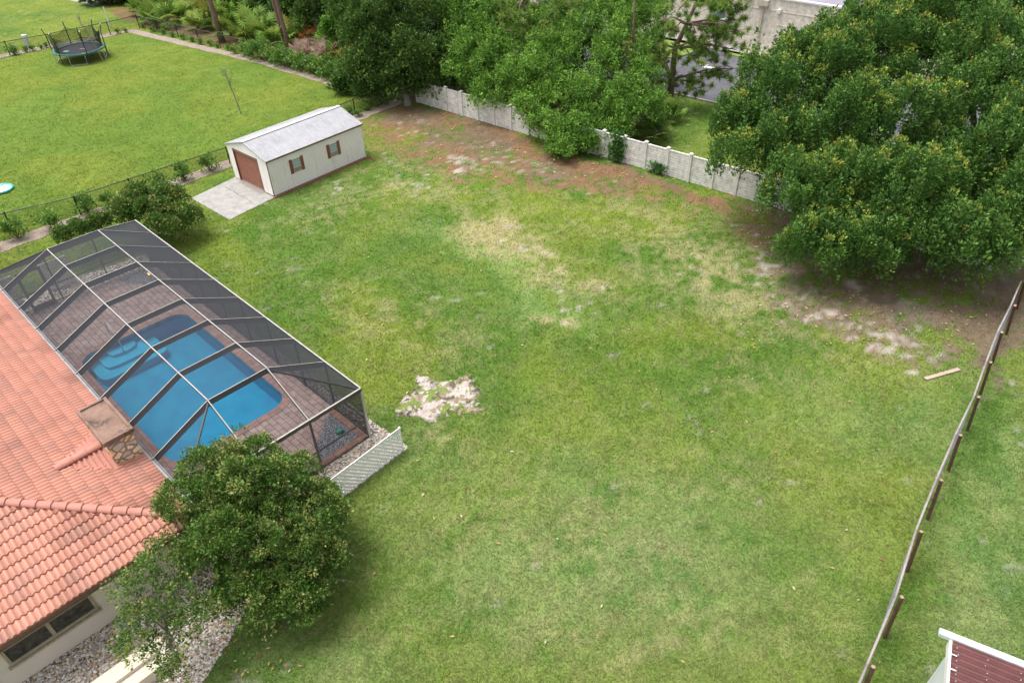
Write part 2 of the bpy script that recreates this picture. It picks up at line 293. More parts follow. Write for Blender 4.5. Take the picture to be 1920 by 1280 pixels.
# ---------------------------------------------------------------- shared materials
m_strip = gravel_mat('strip_shell_mulch', [(.36, .27, .21), (.52, .43, .35), (.42, .31, .25), (.6, .52, .45)], 26, (.2, .15, .12))
m_conc = M('concrete', (.38, .365, .34), (.29, .28, .265), 2.2, .9, .5, stain=((.24, .23, .21), 1.4, .58))
m_asph = M('asphalt', (.085, .085, .10), (.12, .12, .135), .7, .9, .4, stain=((.15, .15, .16), .5, .6))
m_white = M('white_paint', (.78, .77, .74), (.7, .69, .66), 3, .5, .05)
m_bronze = M('bronze_aluminium', (.045, .042, .042), (.06, .055, .052), 4, .45, 0)
m_capw = M('weathered_white_cap', (.46, .435, .40), (.36, .34, .31), 5, .6, 0)
m_black = M('black_metal', (.02, .02, .02), (.03, .03, .03), 5, .5, 0)
m_galv = M('galvanised_steel', (.62, .62, .63), (.5, .5, .52), 5, .45, 0, .3)
m_bark = M('bark', (.17, .125, .10), (.09, .07, .055), 9, .95, .8, fine=25)
m_pbark = M('pine_bark', (.24, .15, .11), (.13, .09, .075), 6, .95, .9, fine=14)
m_gbark = M('grey_bark', (.30, .28, .25), (.2, .18, .16), 9, .95, .6)
m_leaf = vcol_mat('leaf', .55, .28, 0, 0, 0, .22)
m_needle = vcol_mat('needle', .6, .35, 0, 0, 0, .3)
# ---------------------------------------------------------------- pool lot: deck, gravel, pool
def lotbuild(b, name, mats, **k): return b.build(name, mats, rz=LA, **k)    # meshes in lot coordinates (x=U, y=V)
m_paver = brick_mat('red_brown_pavers', (.38, .27, .245), (.29, .205, .185), (.09, .065, .06), .40, .25, .012, stain=((.36, .26, .24), 1.3, .6))
m_coping = brick_mat('coping_pavers', (.36, .21, .175), (.28, .16, .14), (.11, .07, .06), .30, .5, .01)
m_border = brick_mat('border_brick', (.34, .17, .12), (.26, .13, .10), (.09, .06, .05), .22, .5, .012)
m_greygrav = gravel_mat('blue_grey_gravel', [(.10, .11, .13), (.28, .3, .34), (.5, .52, .56), (.16, .17, .2)], 30, (.05, .05, .055))
m_whitegrav = gravel_mat('white_river_pebbles', [(.42, .36, .30), (.68, .64, .58), (.55, .45, .33), (.74, .72, .68), (.35, .28, .24)], 11, (.12, .09, .07))
PU0, PU1, PV0, PV1, PR = -30.8, -21.6, 4.15, 9.05, .75
def rrect(u0, u1, v0, v1, r, n=8):
    P = []
    for cx, cy, a0 in ((u1-r, v1-r, 0), (u0+r, v1-r, 90), (u0+r, v0+r, 180), (u1-r, v0+r, 270)):
        for k in range(n+1):
            a = math.radians(a0+90*k/n); P.append((cx+r*math.cos(a), cy+r*math.sin(a)))
    return P
pool_o = rrect(PU0, PU1, PV0, PV1, PR); cop_o = rrect(PU0-.32, PU1+.32, PV0-.32, PV1+.32, PR+.25)
def ring_fill(name, outer, inner, z, mat):
    bm = bmesh.new(); es = []
    for L in (outer, inner):
        vs = [bm.verts.new((p[0], p[1], z)) for p in L]; es += [bm.edges.new((vs[i], vs[(i+1) % len(vs)])) for i in range(len(vs))]
    bmesh.ops.triangle_fill(bm, edges=es, use_beauty=True, normal=(0, 0, 1))
    me = bpy.data.meshes.new(name); bm.to_mesh(me); bm.free(); me.materials.append(mat); o = bpy.data.objects.new(name, me); COL.objects.link(o); o.rotation_euler = (0, 0, LA); return struct(o)
DU0, DU1, DV0, DV1 = -36.05, -17.55, 2.5, 9.97
# deck outline with the two gravel corner beds notched out
nb = []
for k in range(9):
    a = k/8; ang = math.radians(180+90*a)
near_bed = [(-19.75, 9.72), (-17.85, 9.72), (-17.85, 8.0), (-18.75, 8.35), (-18.95, 8.75), (-19.2, 9.05), (-19.5, 9.25)][::-1]
far_bed = [(-35.8, 9.72), (-33.6, 9.72), (-33.9, 9.2), (-34.4, 8.75), (-35.0, 8.3), (-35.8, 8.1)][::-1]
left_bed = [(-35.8, 5.4), (-34.3, 5.6), (-34.3, 7.6), (-35.8, 7.8)][::-1]
deck_outer = [(DU0, DV0), (DU1, DV0), (DU1, DV1), (DU0, DV1)]
ring_fill('paver_deck', deck_outer, cop_o, .03, m_paver)
ring_fill('pool_coping', cop_o, pool_o, .045, m_coping)
b = B()
for a_, c_ in (((DU0, DV0), (DU1, DV0)), ((DU1, DV0), (DU1, DV1)), ((DU1, DV1), (DU0, DV1)), ((DU0, DV1), (DU0, DV0))): b.face([(*a_, 0), (*c_, 0), (*c_, .03), (*a_, .03)])
struct(lotbuild(b, 'deck_edge', m_border))
hard([uvw(*p) for p in deck_outer])
for nm, bed in (('corner_gravel_bed', near_bed), ('far_gravel_bed', far_bed)):
    b = B(); b.prism(bed, .02, .036); struct(lotbuild(b, nm, m_greygrav))
b = B(); b.box(-19.85, -17.6, 9.73, 9.93, .02, .05); b.box(-17.84, -17.62, 7.9, 9.725, .02, .05); lb = struct(lotbuild(b, 'brick_border', m_border))
# pool shell
m_plaster, n, bs = nodes_of('pool_plaster'); v = coords(n); c = ramp(n, noise(n, v, 1.1, 5), [(.32, (.002, .28, .46)), (.72, (.015, .40, .54))])
c = mixc(n, c, (.05, .18, .3), ramp(n, noise(n, v, 2.6, 7, .75), [(.66, (0, 0, 0)), (.76, (.55, .55, .55))])); n.links.new(c, bs.inputs['Base Color']); bs.inputs['Roughness'].default_value = .7
m_step = M('step_plaster', (.10, .50, .64), (.07, .45, .6), 4, .7, 0)
m_tileline = brick_mat('waterline_tile', (.05, .25, .34), (.06, .29, .38), (.14, .3, .36), .15, .15, .008)
pool = thing('swimming_pool', 'rectangular blue swimming pool with rounded corners and corner entry steps under the screen roof', 'pool', (0, 0, 0), LA)
b = B(); n_ = len(pool_o)
for i in range(n_):
    p, q = pool_o[i], pool_o[(i+1) % n_]
    b.face([(*q, .045), (*p, .045), (*p, -.22), (*q, -.22)], 1); b.face([(*q, -.22), (*p, -.22), (*p, -.95), (*q, -.95)], 0)
b.face([(*p, -.95) for p in pool_o]); b.build('basin', [m_plaster, m_tileline], pool)
b = B()
for k, (hw, dd, z) in enumerate(((1.5, 1.55, -.58), (1.05, 1.05, -.44), (.62, .52, -.30))):
    P = [(PU0+.005, 5.95-hw), (PU0+dd-.35, 5.95-hw), (PU0+dd-.1, 5.95-hw+.1), (PU0+dd, 5.95-hw+.4), (PU0+dd, 5.95+hw-.4), (PU0+dd-.1, 5.95+hw-.1), (PU0+dd-.35, 5.95+hw), (PU0+.005, 5.95+hw)]
    b.prism(P, z-.4, z)
b.build('steps', m_step, pool)
m_water, n, bs = nodes_of('pool_water'); tr = N(n, 'ShaderNodeBsdfTransparent'); tr.inputs[0].default_value = (.30, .88, .98, 1); gl = N(n, 'ShaderNodeBsdfGlossy', Roughness=.03); fr = N(n, 'ShaderNodeFresnel', IOR=1.33); mx = N(n, 'ShaderNodeMixShader')
v = coords(n); bp = N(n, 'ShaderNodeBump', Strength=.35, Distance=.03); n.links.new(noise(n, v, 3.5, 5, .6), bp.inputs['Height']); n.links.new(bp.outputs[0], gl.inputs['Normal']); n.links.new(bp.outputs[0], fr.inputs['Normal'])
n.links.new(fr.outputs[0], mx.inputs[0]); n.links.new(tr.outputs[0], mx.inputs[1]); n.links.new(gl.outputs[0], mx.inputs[2]); n.links.new(mx.outputs[0], n.nodes['Material Output'].inputs[0])
b = B(); b.face([(*p, -.1) for p in pool_o]); b.build('water_surface', m_water, pool)
hr = thing('pool_handrail', 'looped stainless handrail at the pool entry steps', 'handrail', uvw(PU0, 5.9), LA)
b = B(); b.tube([(-.75, 0, .03), (-.72, 0, .7), (-.5, 0, .88), (-.2, 0, .85), (.35, 0, .45), (.5, 0, .0), (.5, 0, -.3)], .024, 8); b.build('rail', m_galv, hr, smooth=True)
b = B(); b.tube([(-.75, 0, .03), (-.75, 0, .06)], .06, 10); b.build('base_plate', m_galv, hr)
lamp = thing('garden_light', 'small glowing amber light in the far gravel corner of the pool deck', 'light', uvw(-34.6, 9.3, .036), 0)
m_amber, n, bs = nodes_of('amber_glow'); bs.inputs['Base Color'].default_value = (.9, .35, .1, 1); bs.inputs['Emission Color'].default_value = (1, .35, .1, 1); bs.inputs['Emission Strength'].default_value = 3
b = B(); b.tube([(0, 0, 0), (0, 0, .25)], .015, 6); b.build('stake', m_black, lamp); b = B(); b.tube([(0, 0, .25), (0, 0, .27), (0, 0, .34), (0, 0, .36)], [.05, .08, .08, .03], 10); b.build('lens', m_amber, lamp)
# green plant tag in corner bed
gp = thing('toy_frog', 'small bright green ornament lying on the corner gravel bed', 'ornament', at(638, 811, .04), .4)
m_jade = M('jade_plastic', (.01, .22, .14), (.02, .3, .18), 9, .4, 0)
b = B(); b.tube([(-.14, 0, .0), (-.12, 0, .05), (0, 0, .09), (.12, .02, .05), (.16, .02, .0)], [.03, .07, .09, .06, .02], 8); b.build('body', m_jade, gp, smooth=True); b = B(); b.tube([(0, .02, .03), (.02, .16, .02)], [.05, .02], 6); b.tube([(0, -.02, .03), (-.04, -.16, .02)], [.05, .02], 6); b.build('limb', m_jade, gp)
gp.name = 'garden_ornament'
# outside gravel
def lotsheet(name, pts, z, mat): return sheet(name, [uvw(*p) for p in pts], z, mat)
lotsheet('end_gravel', [(-17.6, 3.0), (-15.95, 5.0), (-15.85, 7.5), (-16.0, 10.65), (-17.6, 10.65)], .012, m_whitegrav)
lotsheet('side_gravel', [(-36.9, 9.9), (-17.55, 9.9), (-17.55, 10.6), (-36.9, 10.45)], .008, m_whitegrav)
lotsheet('far_gravel', [(-38.2, 2.6), (-36.0, 2.6), (-36.0, 10.2), (-37.2, 10.2)], .01, m_whitegrav)
GB = [at(*p) for p in ((447, 1172), (432, 1200), (405, 1240), (375, 1290), (330, 1360), (-80, 1450))]
sheet('house_gravel', GB+[uvw(-17.15, -6), uvw(-17.15, 3.2), uvw(-16.0, 5.2)], .02, m_whitegrav)
# ---------------------------------------------------------------- screen enclosure
EZ, PZ = 2.53, 3.62; EU0, EU1, EV0, EV1 = -36.1, -17.5, 3.17, 10.0; PUa, PUb, PVa, PVb = -34.25, -19.75, 5.55, 7.8
enc = thing('screen_enclosure', 'dark mesh screen enclosure with bronze beams and pale caps over the pool', 'screen enclosure', (0, 0, 0), LA)
m_screen = see_through('insect_screen', (.032, .034, .042), .28)
RU = [-34.25, -32.2, -30.15, -28.1, -26.05, -23.95, -21.85, -19.75]
FR = [m_bronze, m_capw]
def beam(nm, a, c_, w=.055, h=.2, up=(0, 0, 1)):
    b = B(); b.bar(a, c_, w, h, 0, 1, up); return b.build(nm, FR, enc)
for U in RU:
    b = B(); b.bar((U, EV1, EZ), (U, PVb, PZ), .03, .24, 0, 1); b.bar((U, PVb+.02, PZ), (U, PVa-.02, PZ), .03, .24, 0, 1); b.bar((U, PVa, PZ), (U, EV0+.03, EZ+.02), .03, .24, 0, 1); b.build('rafter', FR, enc)
for V in (PVa, PVb): beam('purlin', (PUa, V, PZ+.012), (PUb, V, PZ+.012), .04, .09)
for (a, c_) in (((PUb, PVb, PZ), (EU1, PVb, EZ)), ((PUb, PVa, PZ), (EU1, PVa, EZ))): beam('end_rafter', a, c_, .036, .12)
for (a, c_) in (((PUa, PVb, PZ), (EU0, PVb, EZ)), ((PUa, PVa, PZ), (EU0, PVa, EZ))): beam('end_rafter', a, c_, .036, .12)
for (a, c_) in (((PUb, PVb, PZ-.06), (EU1, EV1, EZ-.03)), ((PUb, PVa, PZ-.06), (EU1, EV0, EZ-.03)), ((PUa, PVa, PZ), (EU0, EV0, EZ))):
    b = B(); b.bar(a, c_, .045, .07); b.build('hip_beam', m_bronze, enc)
beam('hip_beam', (PUa, PVb, PZ), (EU0, EV1, EZ), .05, .1)
beam('eave_beam', (EU0, EV1, EZ+.03), (EU1, EV1, EZ+.03), .055, .14); beam('eave_beam', (EU1, EV1, EZ+.025), (EU1, EV0-.9, EZ+.025), .06, .16)
b = B(); b.bar((EU0, EV0-.9, EZ), (EU0, EV1, EZ), .05, .14); b.build('eave_beam', m_bronze, enc)
def panel(nm, pts): b = B(); b.face(pts); return b.build(nm, m_screen, enc)
o_ = -.03
panel('roof_screen', [(PUa, PVa, PZ+o_), (PUb, PVa, PZ+o_), (PUb, PVb, PZ+o_), (PUa, PVb, PZ+o_)])
panel('roof_screen', [(PUa, PVb, PZ+o_), (PUb, PVb, PZ+o_), (EU1, EV1, EZ+o_), (EU0, EV1, EZ+o_)])
panel('roof_screen', [(EU0, EV0, EZ+o_), (EU1, EV0, EZ+o_), (PUb, PVa, PZ+o_), (PUa, PVa, PZ+o_)])
panel('roof_screen', [(PUb, PVa, PZ+o_), (EU1, EV0, EZ+o_), (EU1, EV1, EZ+o_), (PUb, PVb, PZ+o_)])
panel('roof_screen', [(EU0, EV0, EZ+o_), (PUa, PVa, PZ+o_), (PUa, PVb, PZ+o_), (EU0, EV1, EZ+o_)])
panel('wall_screen', [(EU0, EV1, .06), (EU1, EV1, .06), (EU1, EV1, EZ-.1), (EU0, EV1, EZ-.1)])
panel('wall_screen', [(EU1, EV0-.9, .06), (EU1, EV1, .06), (EU1, EV1, EZ-.1), (EU1, EV0-.9, EZ-.1)])
panel('wall_screen', [(EU0, EV0-.9, .06), (EU0, EV1, .06), (EU0, EV1, EZ-.1), (EU0, EV0-.9, EZ-.1)])
for U in [EU0]+RU+[EU1]:
    b = B(); b.box(U-.03, U+.03, EV1-.05, EV1+.03, .03, EZ-.11); b.build('post', [m_bronze] if U != EU1 else [m_capw], enc)
for V in (7.8, 5.55, 3.2):
    for U in (EU0, EU1): b = B(); b.box(U-.03, U+.03, V-.035, V+.035, .03, EZ-.11); b.build('post', m_bronze, enc)
for z in (.06, .92):
    b = B(); b.box(EU0+.03, EU1-.03, EV1-.03, EV1+.02, z, z+.05); b.build('rail', m_bronze, enc)
    for U in (EU0, EU1): b = B(); b.box(U-.02, U+.02, EV0-.9, EV1-.05, z, z+.05); b.build('rail', m_bronze, enc)
# diagonal braces in the side wall
for (Ua, Ub) in ((-19.75, -17.5), (-21.85, -19.75)):
    pass
dr = B(); D0 = touv(at(72, 572)); 
d0, d1 = -36.02, -36.08
b = B(); b.box(d0, d0+.07, 4.15, 4.27, .05, 2.15); b.box(d0, d0+.07, 5.1, 5.22, .05, 2.15); b.box(d0, d0+.07, 4.27, 5.1, .05, .32); b.box(d0, d0+.07, 4.27, 5.1, 2.03, 2.15); b.box(d0, d0+.07, 4.27, 5.1, .95, 1.05)
dd = b.build('screen_door', m_bronze, enc); b = B(); b.box(d0+.07, d0+.12, 5.0, 5.06, 1.0, 1.12); b.build('handle', m_galv, dd)
# ---------------------------------------------------------------- lattice panels
m_latt = M('lattice_white', (.88, .87, .85), (.82, .81, .78), 3, .5, .05)
def lattice(name, label, p0, p1, h, pitch=.19, w=.074):
    L = (p1-p0).length; t = thing(name, label, 'lattice', p0, math.atan2(p1.y-p0.y, p1.x-p0.x)); b = B()
    for sg in (1, -1):
        s = -h if sg > 0 else 0; e = L if sg > 0 else L+h; k = s
        while k < e:
            x0, z0, x1, z1 = (k, 0, k+h, h) if sg > 0 else (k, 0, k-h, h)
            def clip(xa, za, xb, zb, lim, left):
                f_ = (lim-xa)/(xb-xa); return (lim, za+(zb-za)*f_)
            if x0 < 0: x0, z0 = clip(x0, z0, x1, z1, 0, 1)
            if x1 > L: x1, z1 = clip(x0, z0, x1, z1, L, 0)
            if x0 > L: x0, z0 = clip(x0, z0, x1, z1, L, 0)
            if x1 < 0: x1, z1 = clip(x0, z0, x1, z1, 0, 1)
            if z1-z0 > .02: b.bar((x0, .006*sg, z0+.02), (x1, .006*sg, z1+.02), w, .008, up=(0, 1, 0))
            k += pitch
    b.build('slat', m_latt, t)
    for z in (0.0, h): b = B(); b.box(-.02, L+.02, -.018, .018, z, z+.035); b.build('edge_trim', m_white, t)
    for x in (0, L): b = B(); b.box(x-.03, x+.03, .02, .07, 0, h+.03); b.build('post', m_white, t)
    return t
lattice('lattice_panel', 'white diagonal lattice panel standing on the gravel in front of the enclosure end', uvw(-15.85, 6.4), uvw(-16.07, 10.45), 1.15)
lattice('lattice_panel', 'white lattice panel behind the left rear corner of the pool deck, beside the tiled roof', uvw(-37.3, 1.5), uvw(-37.3, 4.1), 1.5)
lattice('lattice_panel', 'short white lattice panel just outside the screen door of the pool enclosure', uvw(-37.3, 5.4), uvw(-37.3, 6.6), 1.5)
# ---------------------------------------------------------------- house
house = thing('house', 'cream stucco house with salmon pink tiled hip roof and stone chimney', 'house', (0, 0, 0), LA)
m_stucco = M('cream_stucco', (.80, .71, .61), (.75, .67, .58), 1.2, .9, .35, kind='Object', fine=90)
RZ, RS = 2.58, .25; RV, RUN = 3.2, -16.35; RW = 12.0; RL = -50.0
hb = B(); hb.box(RL+.8, RUN-.8, RV-RW+.8, RV-.75, 0, RZ+.1); hb.build('wall', m_stucco, house)
hard([uvw(RL, RV), uvw(RUN-.8, RV-.75), uvw(RUN-.8, RV-RW), uvw(RL, RV-RW)])
m_tile = vcol_mat('salmon_tile', .75, 0, .25, 55, .12, .25)
def tile_plane(name, o0, ea, up, L, depth, s_lo, s_hi, parent, wave=.165, course=.375, seed=1):
    """profiled tiles: o0 eave start, ea along the eave, up plan upslope; s limits as functions of t"""
    rg = np.random.default_rng(seed); nsx = int(L/wave*8); s = np.linspace(0, L, nsx+1); V_ = []; F_ = []; C_ = []
    nrow = int(depth/course)+1; prof = (np.sin(2*PI*s/wave)*.5+.5)**1.0*.062
    for r in range(nrow):
        t0 = r*course; t1 = min((r+1)*course+.03, depth+.02)
        for (t, dz) in ((t0, -.03), (t0, .055), (t1, .008)):
            sc = np.clip(s, s_lo(t), s_hi(t)); P = np.outer(np.ones(nsx+1), np.array(o0[:]))+np.outer(sc, np.array(ea[:]))+np.outer(np.full(nsx+1, t), np.array(up[:]))
            P[:, 2] += RS*t+prof*(1 if dz > 0 else .6)+dz+.012*(vn(s, np.full(nsx+1, r*3.), .33, 7+r)-.5); V_.append(P)
        tiles = np.floor((s+(.0 if r % 2 else wave))/(wave*2)).astype(int); rv = rg.random(tiles.max()+2); rv2 = rg.random(tiles.max()+2)
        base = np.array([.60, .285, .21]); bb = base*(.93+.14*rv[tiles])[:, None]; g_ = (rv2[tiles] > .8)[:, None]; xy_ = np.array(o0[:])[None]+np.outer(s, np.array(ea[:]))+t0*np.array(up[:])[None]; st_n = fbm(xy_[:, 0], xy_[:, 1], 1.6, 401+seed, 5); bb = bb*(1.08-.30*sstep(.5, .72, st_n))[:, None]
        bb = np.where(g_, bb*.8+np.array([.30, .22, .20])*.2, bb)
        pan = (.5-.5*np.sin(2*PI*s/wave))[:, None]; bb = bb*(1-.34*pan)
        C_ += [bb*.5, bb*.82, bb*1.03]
    V_ = np.concatenate(V_); C_ = np.concatenate(C_); n1 = nsx+1
    for r in range(nrow):
        for q in (0, 1):
            a = (r*3+q)*n1+np.arange(nsx); F_.append(np.stack([a, a+1, a+1+n1, a+n1], -1))
    F_ = np.concatenate(F_)
    d = V_[F_]; ar = np.linalg.norm(np.cross(d[:, 2]-d[:, 0], d[:, 3]-d[:, 1]), axis=1); F_ = F_[ar > 1e-5]
    me = bpy.data.meshes.new(name); me.from_pydata(V_.tolist(), [], F_.tolist()); a = me.color_attributes.new('Col', 'FLOAT_COLOR', 'POINT'); c4 = np.ones((len(V_), 4), np.float32); c4[:, :3] = C_; a.data.foreach_set('color', c4.ravel())
    me.materials.append(m_tile); me.polygons.foreach_set('use_smooth', [True]*len(F_)); me.update()
    try: me.set_sharp_from_angle(angle=.7)
    except Exception: pass
    o = bpy.data.objects.new(name, me); COL.objects.link(o); o.parent = parent; return o
HW = RW/2
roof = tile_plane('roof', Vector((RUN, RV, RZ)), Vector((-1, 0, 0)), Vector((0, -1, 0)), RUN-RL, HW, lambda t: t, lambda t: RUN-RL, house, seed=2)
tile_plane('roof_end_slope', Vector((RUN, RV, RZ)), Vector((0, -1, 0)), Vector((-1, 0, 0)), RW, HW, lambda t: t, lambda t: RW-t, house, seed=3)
b = B(); zr = RZ+RS*HW-.04
b.face([(RUN, RV-RW, RZ), (RL, RV-RW, RZ), (RL, RV-HW, zr), (RUN-HW, RV-HW, zr)]); b.face([(RUN, RV, RZ-.05), (RUN-HW, RV-HW, zr-.05), (RL, RV-HW, zr-.05), (RL, RV, RZ-.05)]); b.face([(RUN, RV, RZ-.06), (RUN, RV-RW, RZ-.06), (RUN-HW, RV-HW, zr-.06)])
m_deck = M('roof_underlay', (.42, .17, .12), (.34, .15, .11), 3, .9, .1); b.build('roof_deck', m_deck, roof)
def caps(name, a, c_, r=.13, L=.42, parent=house):
    a, c_ = Vector(a), Vector(c_); d = c_-a; n_ = max(1, int(d.length/L)); d.normalize(); b = B(); side = d.cross(Vector((0, 0, 1))).normalized(); up = side.cross(d)
    for k in range(n_):
        p = a+d*(k*L); q = p+d*(L+.05); r0, r1 = r*1.12, r*.9; i = len(b.v)
        for (pp, rr, dz) in ((p, r0, .02), (q, r1, 0)):
            for j in range(9):
                t = PI*j/8; b.v.append(tuple(pp+side*rr*math.cos(t)+up*(rr*.8*math.sin(t)+dz)))
        for j in range(8): b.f.append((i+j, i+j+1, i+9+j+1, i+9+j)); b.m.append(0)
        b.f.append(tuple(i+j for j in range(9))); b.m.append(0)
    return b.build(name, m_cap, parent, smooth=False)
m_cap = M('salmon_ridge_tile', (.50, .215, .165), (.44, .195, .15), 2.5, .75, .2, kind='Object')
caps('hip_cap', (RUN+.02, RV+.02, RZ+.05), (RUN-HW, RV-HW, RZ+RS*HW+.06))
caps('ridge_cap', (RUN-HW, RV-HW, RZ+RS*HW+.06), (RL, RV-HW, RZ+RS*HW+.06))
caps('hip_cap', (RUN+.02, RV-RW-.02, RZ+.05), (RUN-HW, RV-HW, RZ+RS*HW+.06))
b = B(); b.box(RL, RUN+.05, RV+.01, RV+.14, RZ-.14, RZ-.03); b.box(RL, RUN+.05, RV+.01, RV+.022, RZ-.03, RZ+.0); b.box(RL, RUN+.05, RV+.128, RV+.14, RZ-.03, RZ+.0); b.build('gutter', M('grey_gutter', (.36, .37, .39), (.28, .27, .26), 3, .6, 0, stain=((.12, .10, .08), 5, .6)), house)
b = B(); b.box(RUN-.05, RUN-.02, RV-RW, RV, RZ-.2, RZ-.035); b.box(RUN-.8, RUN-.05, RV-RW+.1, RV-.1, RZ-.2, RZ-.17); b.build('fascia', M('brown_fascia', (.14, .08, .06), None, 4, .7, .1), house)
# chimney
m_stone, n, bs = nodes_of('ledge_stone'); v = coords(n); w = N(n, 'ShaderNodeTexNoise', Scale=3.0); n.links.new(v, w.inputs['Vector'])
vv = n.nodes.new('ShaderNodeVectorMath'); vv.operation = 'MULTIPLY_ADD'; n.links.new(w.outputs['Color'], vv.inputs[0]); vv.inputs[1].default_value = (.22, .22, .22); n.links.new(v, vv.inputs[2])
mp = N(n, 'ShaderNodeMapping'); mp.inputs['Scale'].default_value = (1, 1, 1.25); n.links.new(vv.outputs[0], mp.inputs[0])
vo = N(n, 'ShaderNodeTexVoronoi', Scale=3.3); n.links.new(mp.outputs[0], vo.inputs['Vector']); ve = N(n, 'ShaderNodeTexVoronoi', Scale=3.3, feature='DISTANCE_TO_EDGE'); n.links.new(mp.outputs[0], ve.inputs['Vector'])
sp = n.nodes.new('ShaderNodeSeparateColor'); n.links.new(vo.outputs['Color'], sp.inputs[0]); c = ramp(n, sp.outputs[0], [(0, (.78, .55, .26)), (.3, (.82, .67, .43)), (.55, (.70, .55, .34)), (.8, (.52, .44, .37)), (1, (.86, .70, .40))], 'CONSTANT')
c = mixc(n, c, ramp(n, noise(n, v, 14, 5), [(.3, (.92,)*3), (.7, (1.35,)*3)]), 1.0, 'MULTIPLY'); e = ramp(n, ve.outputs['Distance'], [(.03, (0, 0, 0)), (.10, (1, 1, 1))]); n.links.new(mixc(n, (.36, .32, .28), c, e), bs.inputs['Base Color']); bump(n, bs, e, 1.0, .06); bs.inputs['Roughness'].default_value = .85
chim = B(); chim.box(-22.05, -20.08, 2.33, 3.15, 1.0, 3.74); chm = chim.build('chimney', m_stone, house)
m_chcap = M('stained_chimney_cap', (.27, .17, .13), (.20, .12, .09), 3, .9, .3, stain=((.05, .035, .03), 1.6, .52)); b = B()
b.box(-22.14, -19.98, 2.26, 3.22, 3.74, 3.84)
for (x0, x1, y0, y1) in ((-22.14, -19.98, 2.26, 2.36), (-22.14, -19.98, 3.12, 3.22), (-22.14, -22.04, 2.36, 3.12), (-20.08, -19.98, 2.36, 3.12)): b.box(x0, x1, y0, y1, 3.842, 3.90)
b.build('chimney_cap', m_chcap, chm)
# cricket behind chimney
cz = 3.17; cu = -20.88; ve = .80; b = B(); A_ = (cu, 2.33, cz); B_ = (cu, ve, cz)
for C_ in ((-19.8, 2.33), (-22.1, 2.33)):
    zc = RZ+RS*.87+.03; b.face([A_, B_, (*C_, zc)] if C_[0] < cu else [A_, (*C_, zc), B_])
    v_ = ve+.12
    while v_ < 2.33:
        f_ = (v_-ve)/(2.33-ve); e_ = (cu+(C_[0]-cu)*f_, v_, cz+(zc-cz)*f_+.02); b.tube([(cu, v_, cz+.02), e_], .045, 6); v_ += .155
cr = b.build('cricket', m_cap, roof)
caps('cricket_cap', (cu, 2.3, cz+.03), (cu, ve-.1, cz+.04), .15, .45, roof)
# wall window on the near wall (x = RUN-.8)
wx = RUN-.8; wA, wB = touv(at(27, 1203, 1.9)), touv(at(190, 1100, 1.9))
m_frame = M('tan_window_frame', (.42, .36, .26), None, 3, .6, 0); m_glass, n, bs = nodes_of('dark_glass'); bs.inputs['Base Color'].default_value = (.03, .035, .04, 1); bs.inputs['Roughness'].default_value = .05; v = coords(n); n.links.new(ramp(n, noise(n, v, 6, 6, .8), [(.4, (.02, .02, .02)), (.7, (.12, .11, .09))]), bs.inputs['Base Color'])
wv0, wv1, wz0, wz1 = -2.55, -.15, 1.0, 2.15
win = B(); win.box(wx+.003, wx+.06, wv0, wv1, wz0-.1, wz0); win.box(wx+.003, wx+.06, wv0, wv1, wz1, wz1+.07); win.box(wx+.003, wx+.06, wv0, wv0+.08, wz0+.002, wz1-.002); win.box(wx+.003, wx+.06, wv1-.08, wv1, wz0+.002, wz1-.002); win.box(wx+.003, wx+.055, -1.40, -1.30, wz0+.002, wz1-.002)
wo = win.build('window', m_frame, house); b = B(); b.box(wx+.004, wx+.02, wv0+.08, wv1-.08, wz0, wz1); b.build('pane', m_glass, wo)
b = B(); b.box(wx+.02, wx+.12, wv0-.06, wv1+.06, wz0-.17, wz0-.103); b.build('sill', M('stone_sill', (.5, .42, .33), (.34, .28, .2), 12, .8, .3), wo)
b = B(); b.box(wx+.021, wx+.035, wv0+.1, wv1-.1, 1.55, 1.59); b.build('louvre_bar', m_frame, wo)
b = B(); b.tube([(wx+.03, -3.0, 0), (wx+.03, -3.0, 2.3)], .025, 8); b.build('conduit', m_stucco, house)
b = B(); b.box(wx+.0, wx+.22, .25, .55, 1.95, 2.15); b.tube([(wx+.12, .4, 1.78), (wx+.12, .4, 1.95)], [.11, .09], 8); b.build('flood_light', M('blue_grey_paint', (.3, .35, .38), None, 4, .5, 0), house)
# beige block by house + low item
pb = thing('utility_block', 'low beige stucco block half hidden under the loose shrub beside the house', 'equipment pad', uvw(-14.92, -.3), LA)
m_beige = M('beige_pad', (.68, .6, .48), (.62, .54, .44), 2, .85, .2)
b = B(); b.prism([(-.42, -1.6), (.5, -1.6), (.5, 1.0), (-.35, 1.0), (-.42, .7)], .02, .42); b.build('base', m_beige, pb, bevel=.02)
b = B(); b.prism([(-.38, -1.5), (.12, -1.5), (.12, .75), (-.38, .75)], .42, .55); b.build('cover', m_beige, pb, bevel=.02)
pu = thing('pool_pipes', 'pair of short white plastic pipes standing in the gravel beside the beige block', 'pipes', at(282, 1178, 0), 0)
for k, x in enumerate((-.12, .14)): b = B(); b.tube([(x, 0, 0), (x, 0, .35), (x+.03, .12, .42), (x+.03, .3, .42)], .05, 8); b.build('pipe', m_white, pu, smooth=True)
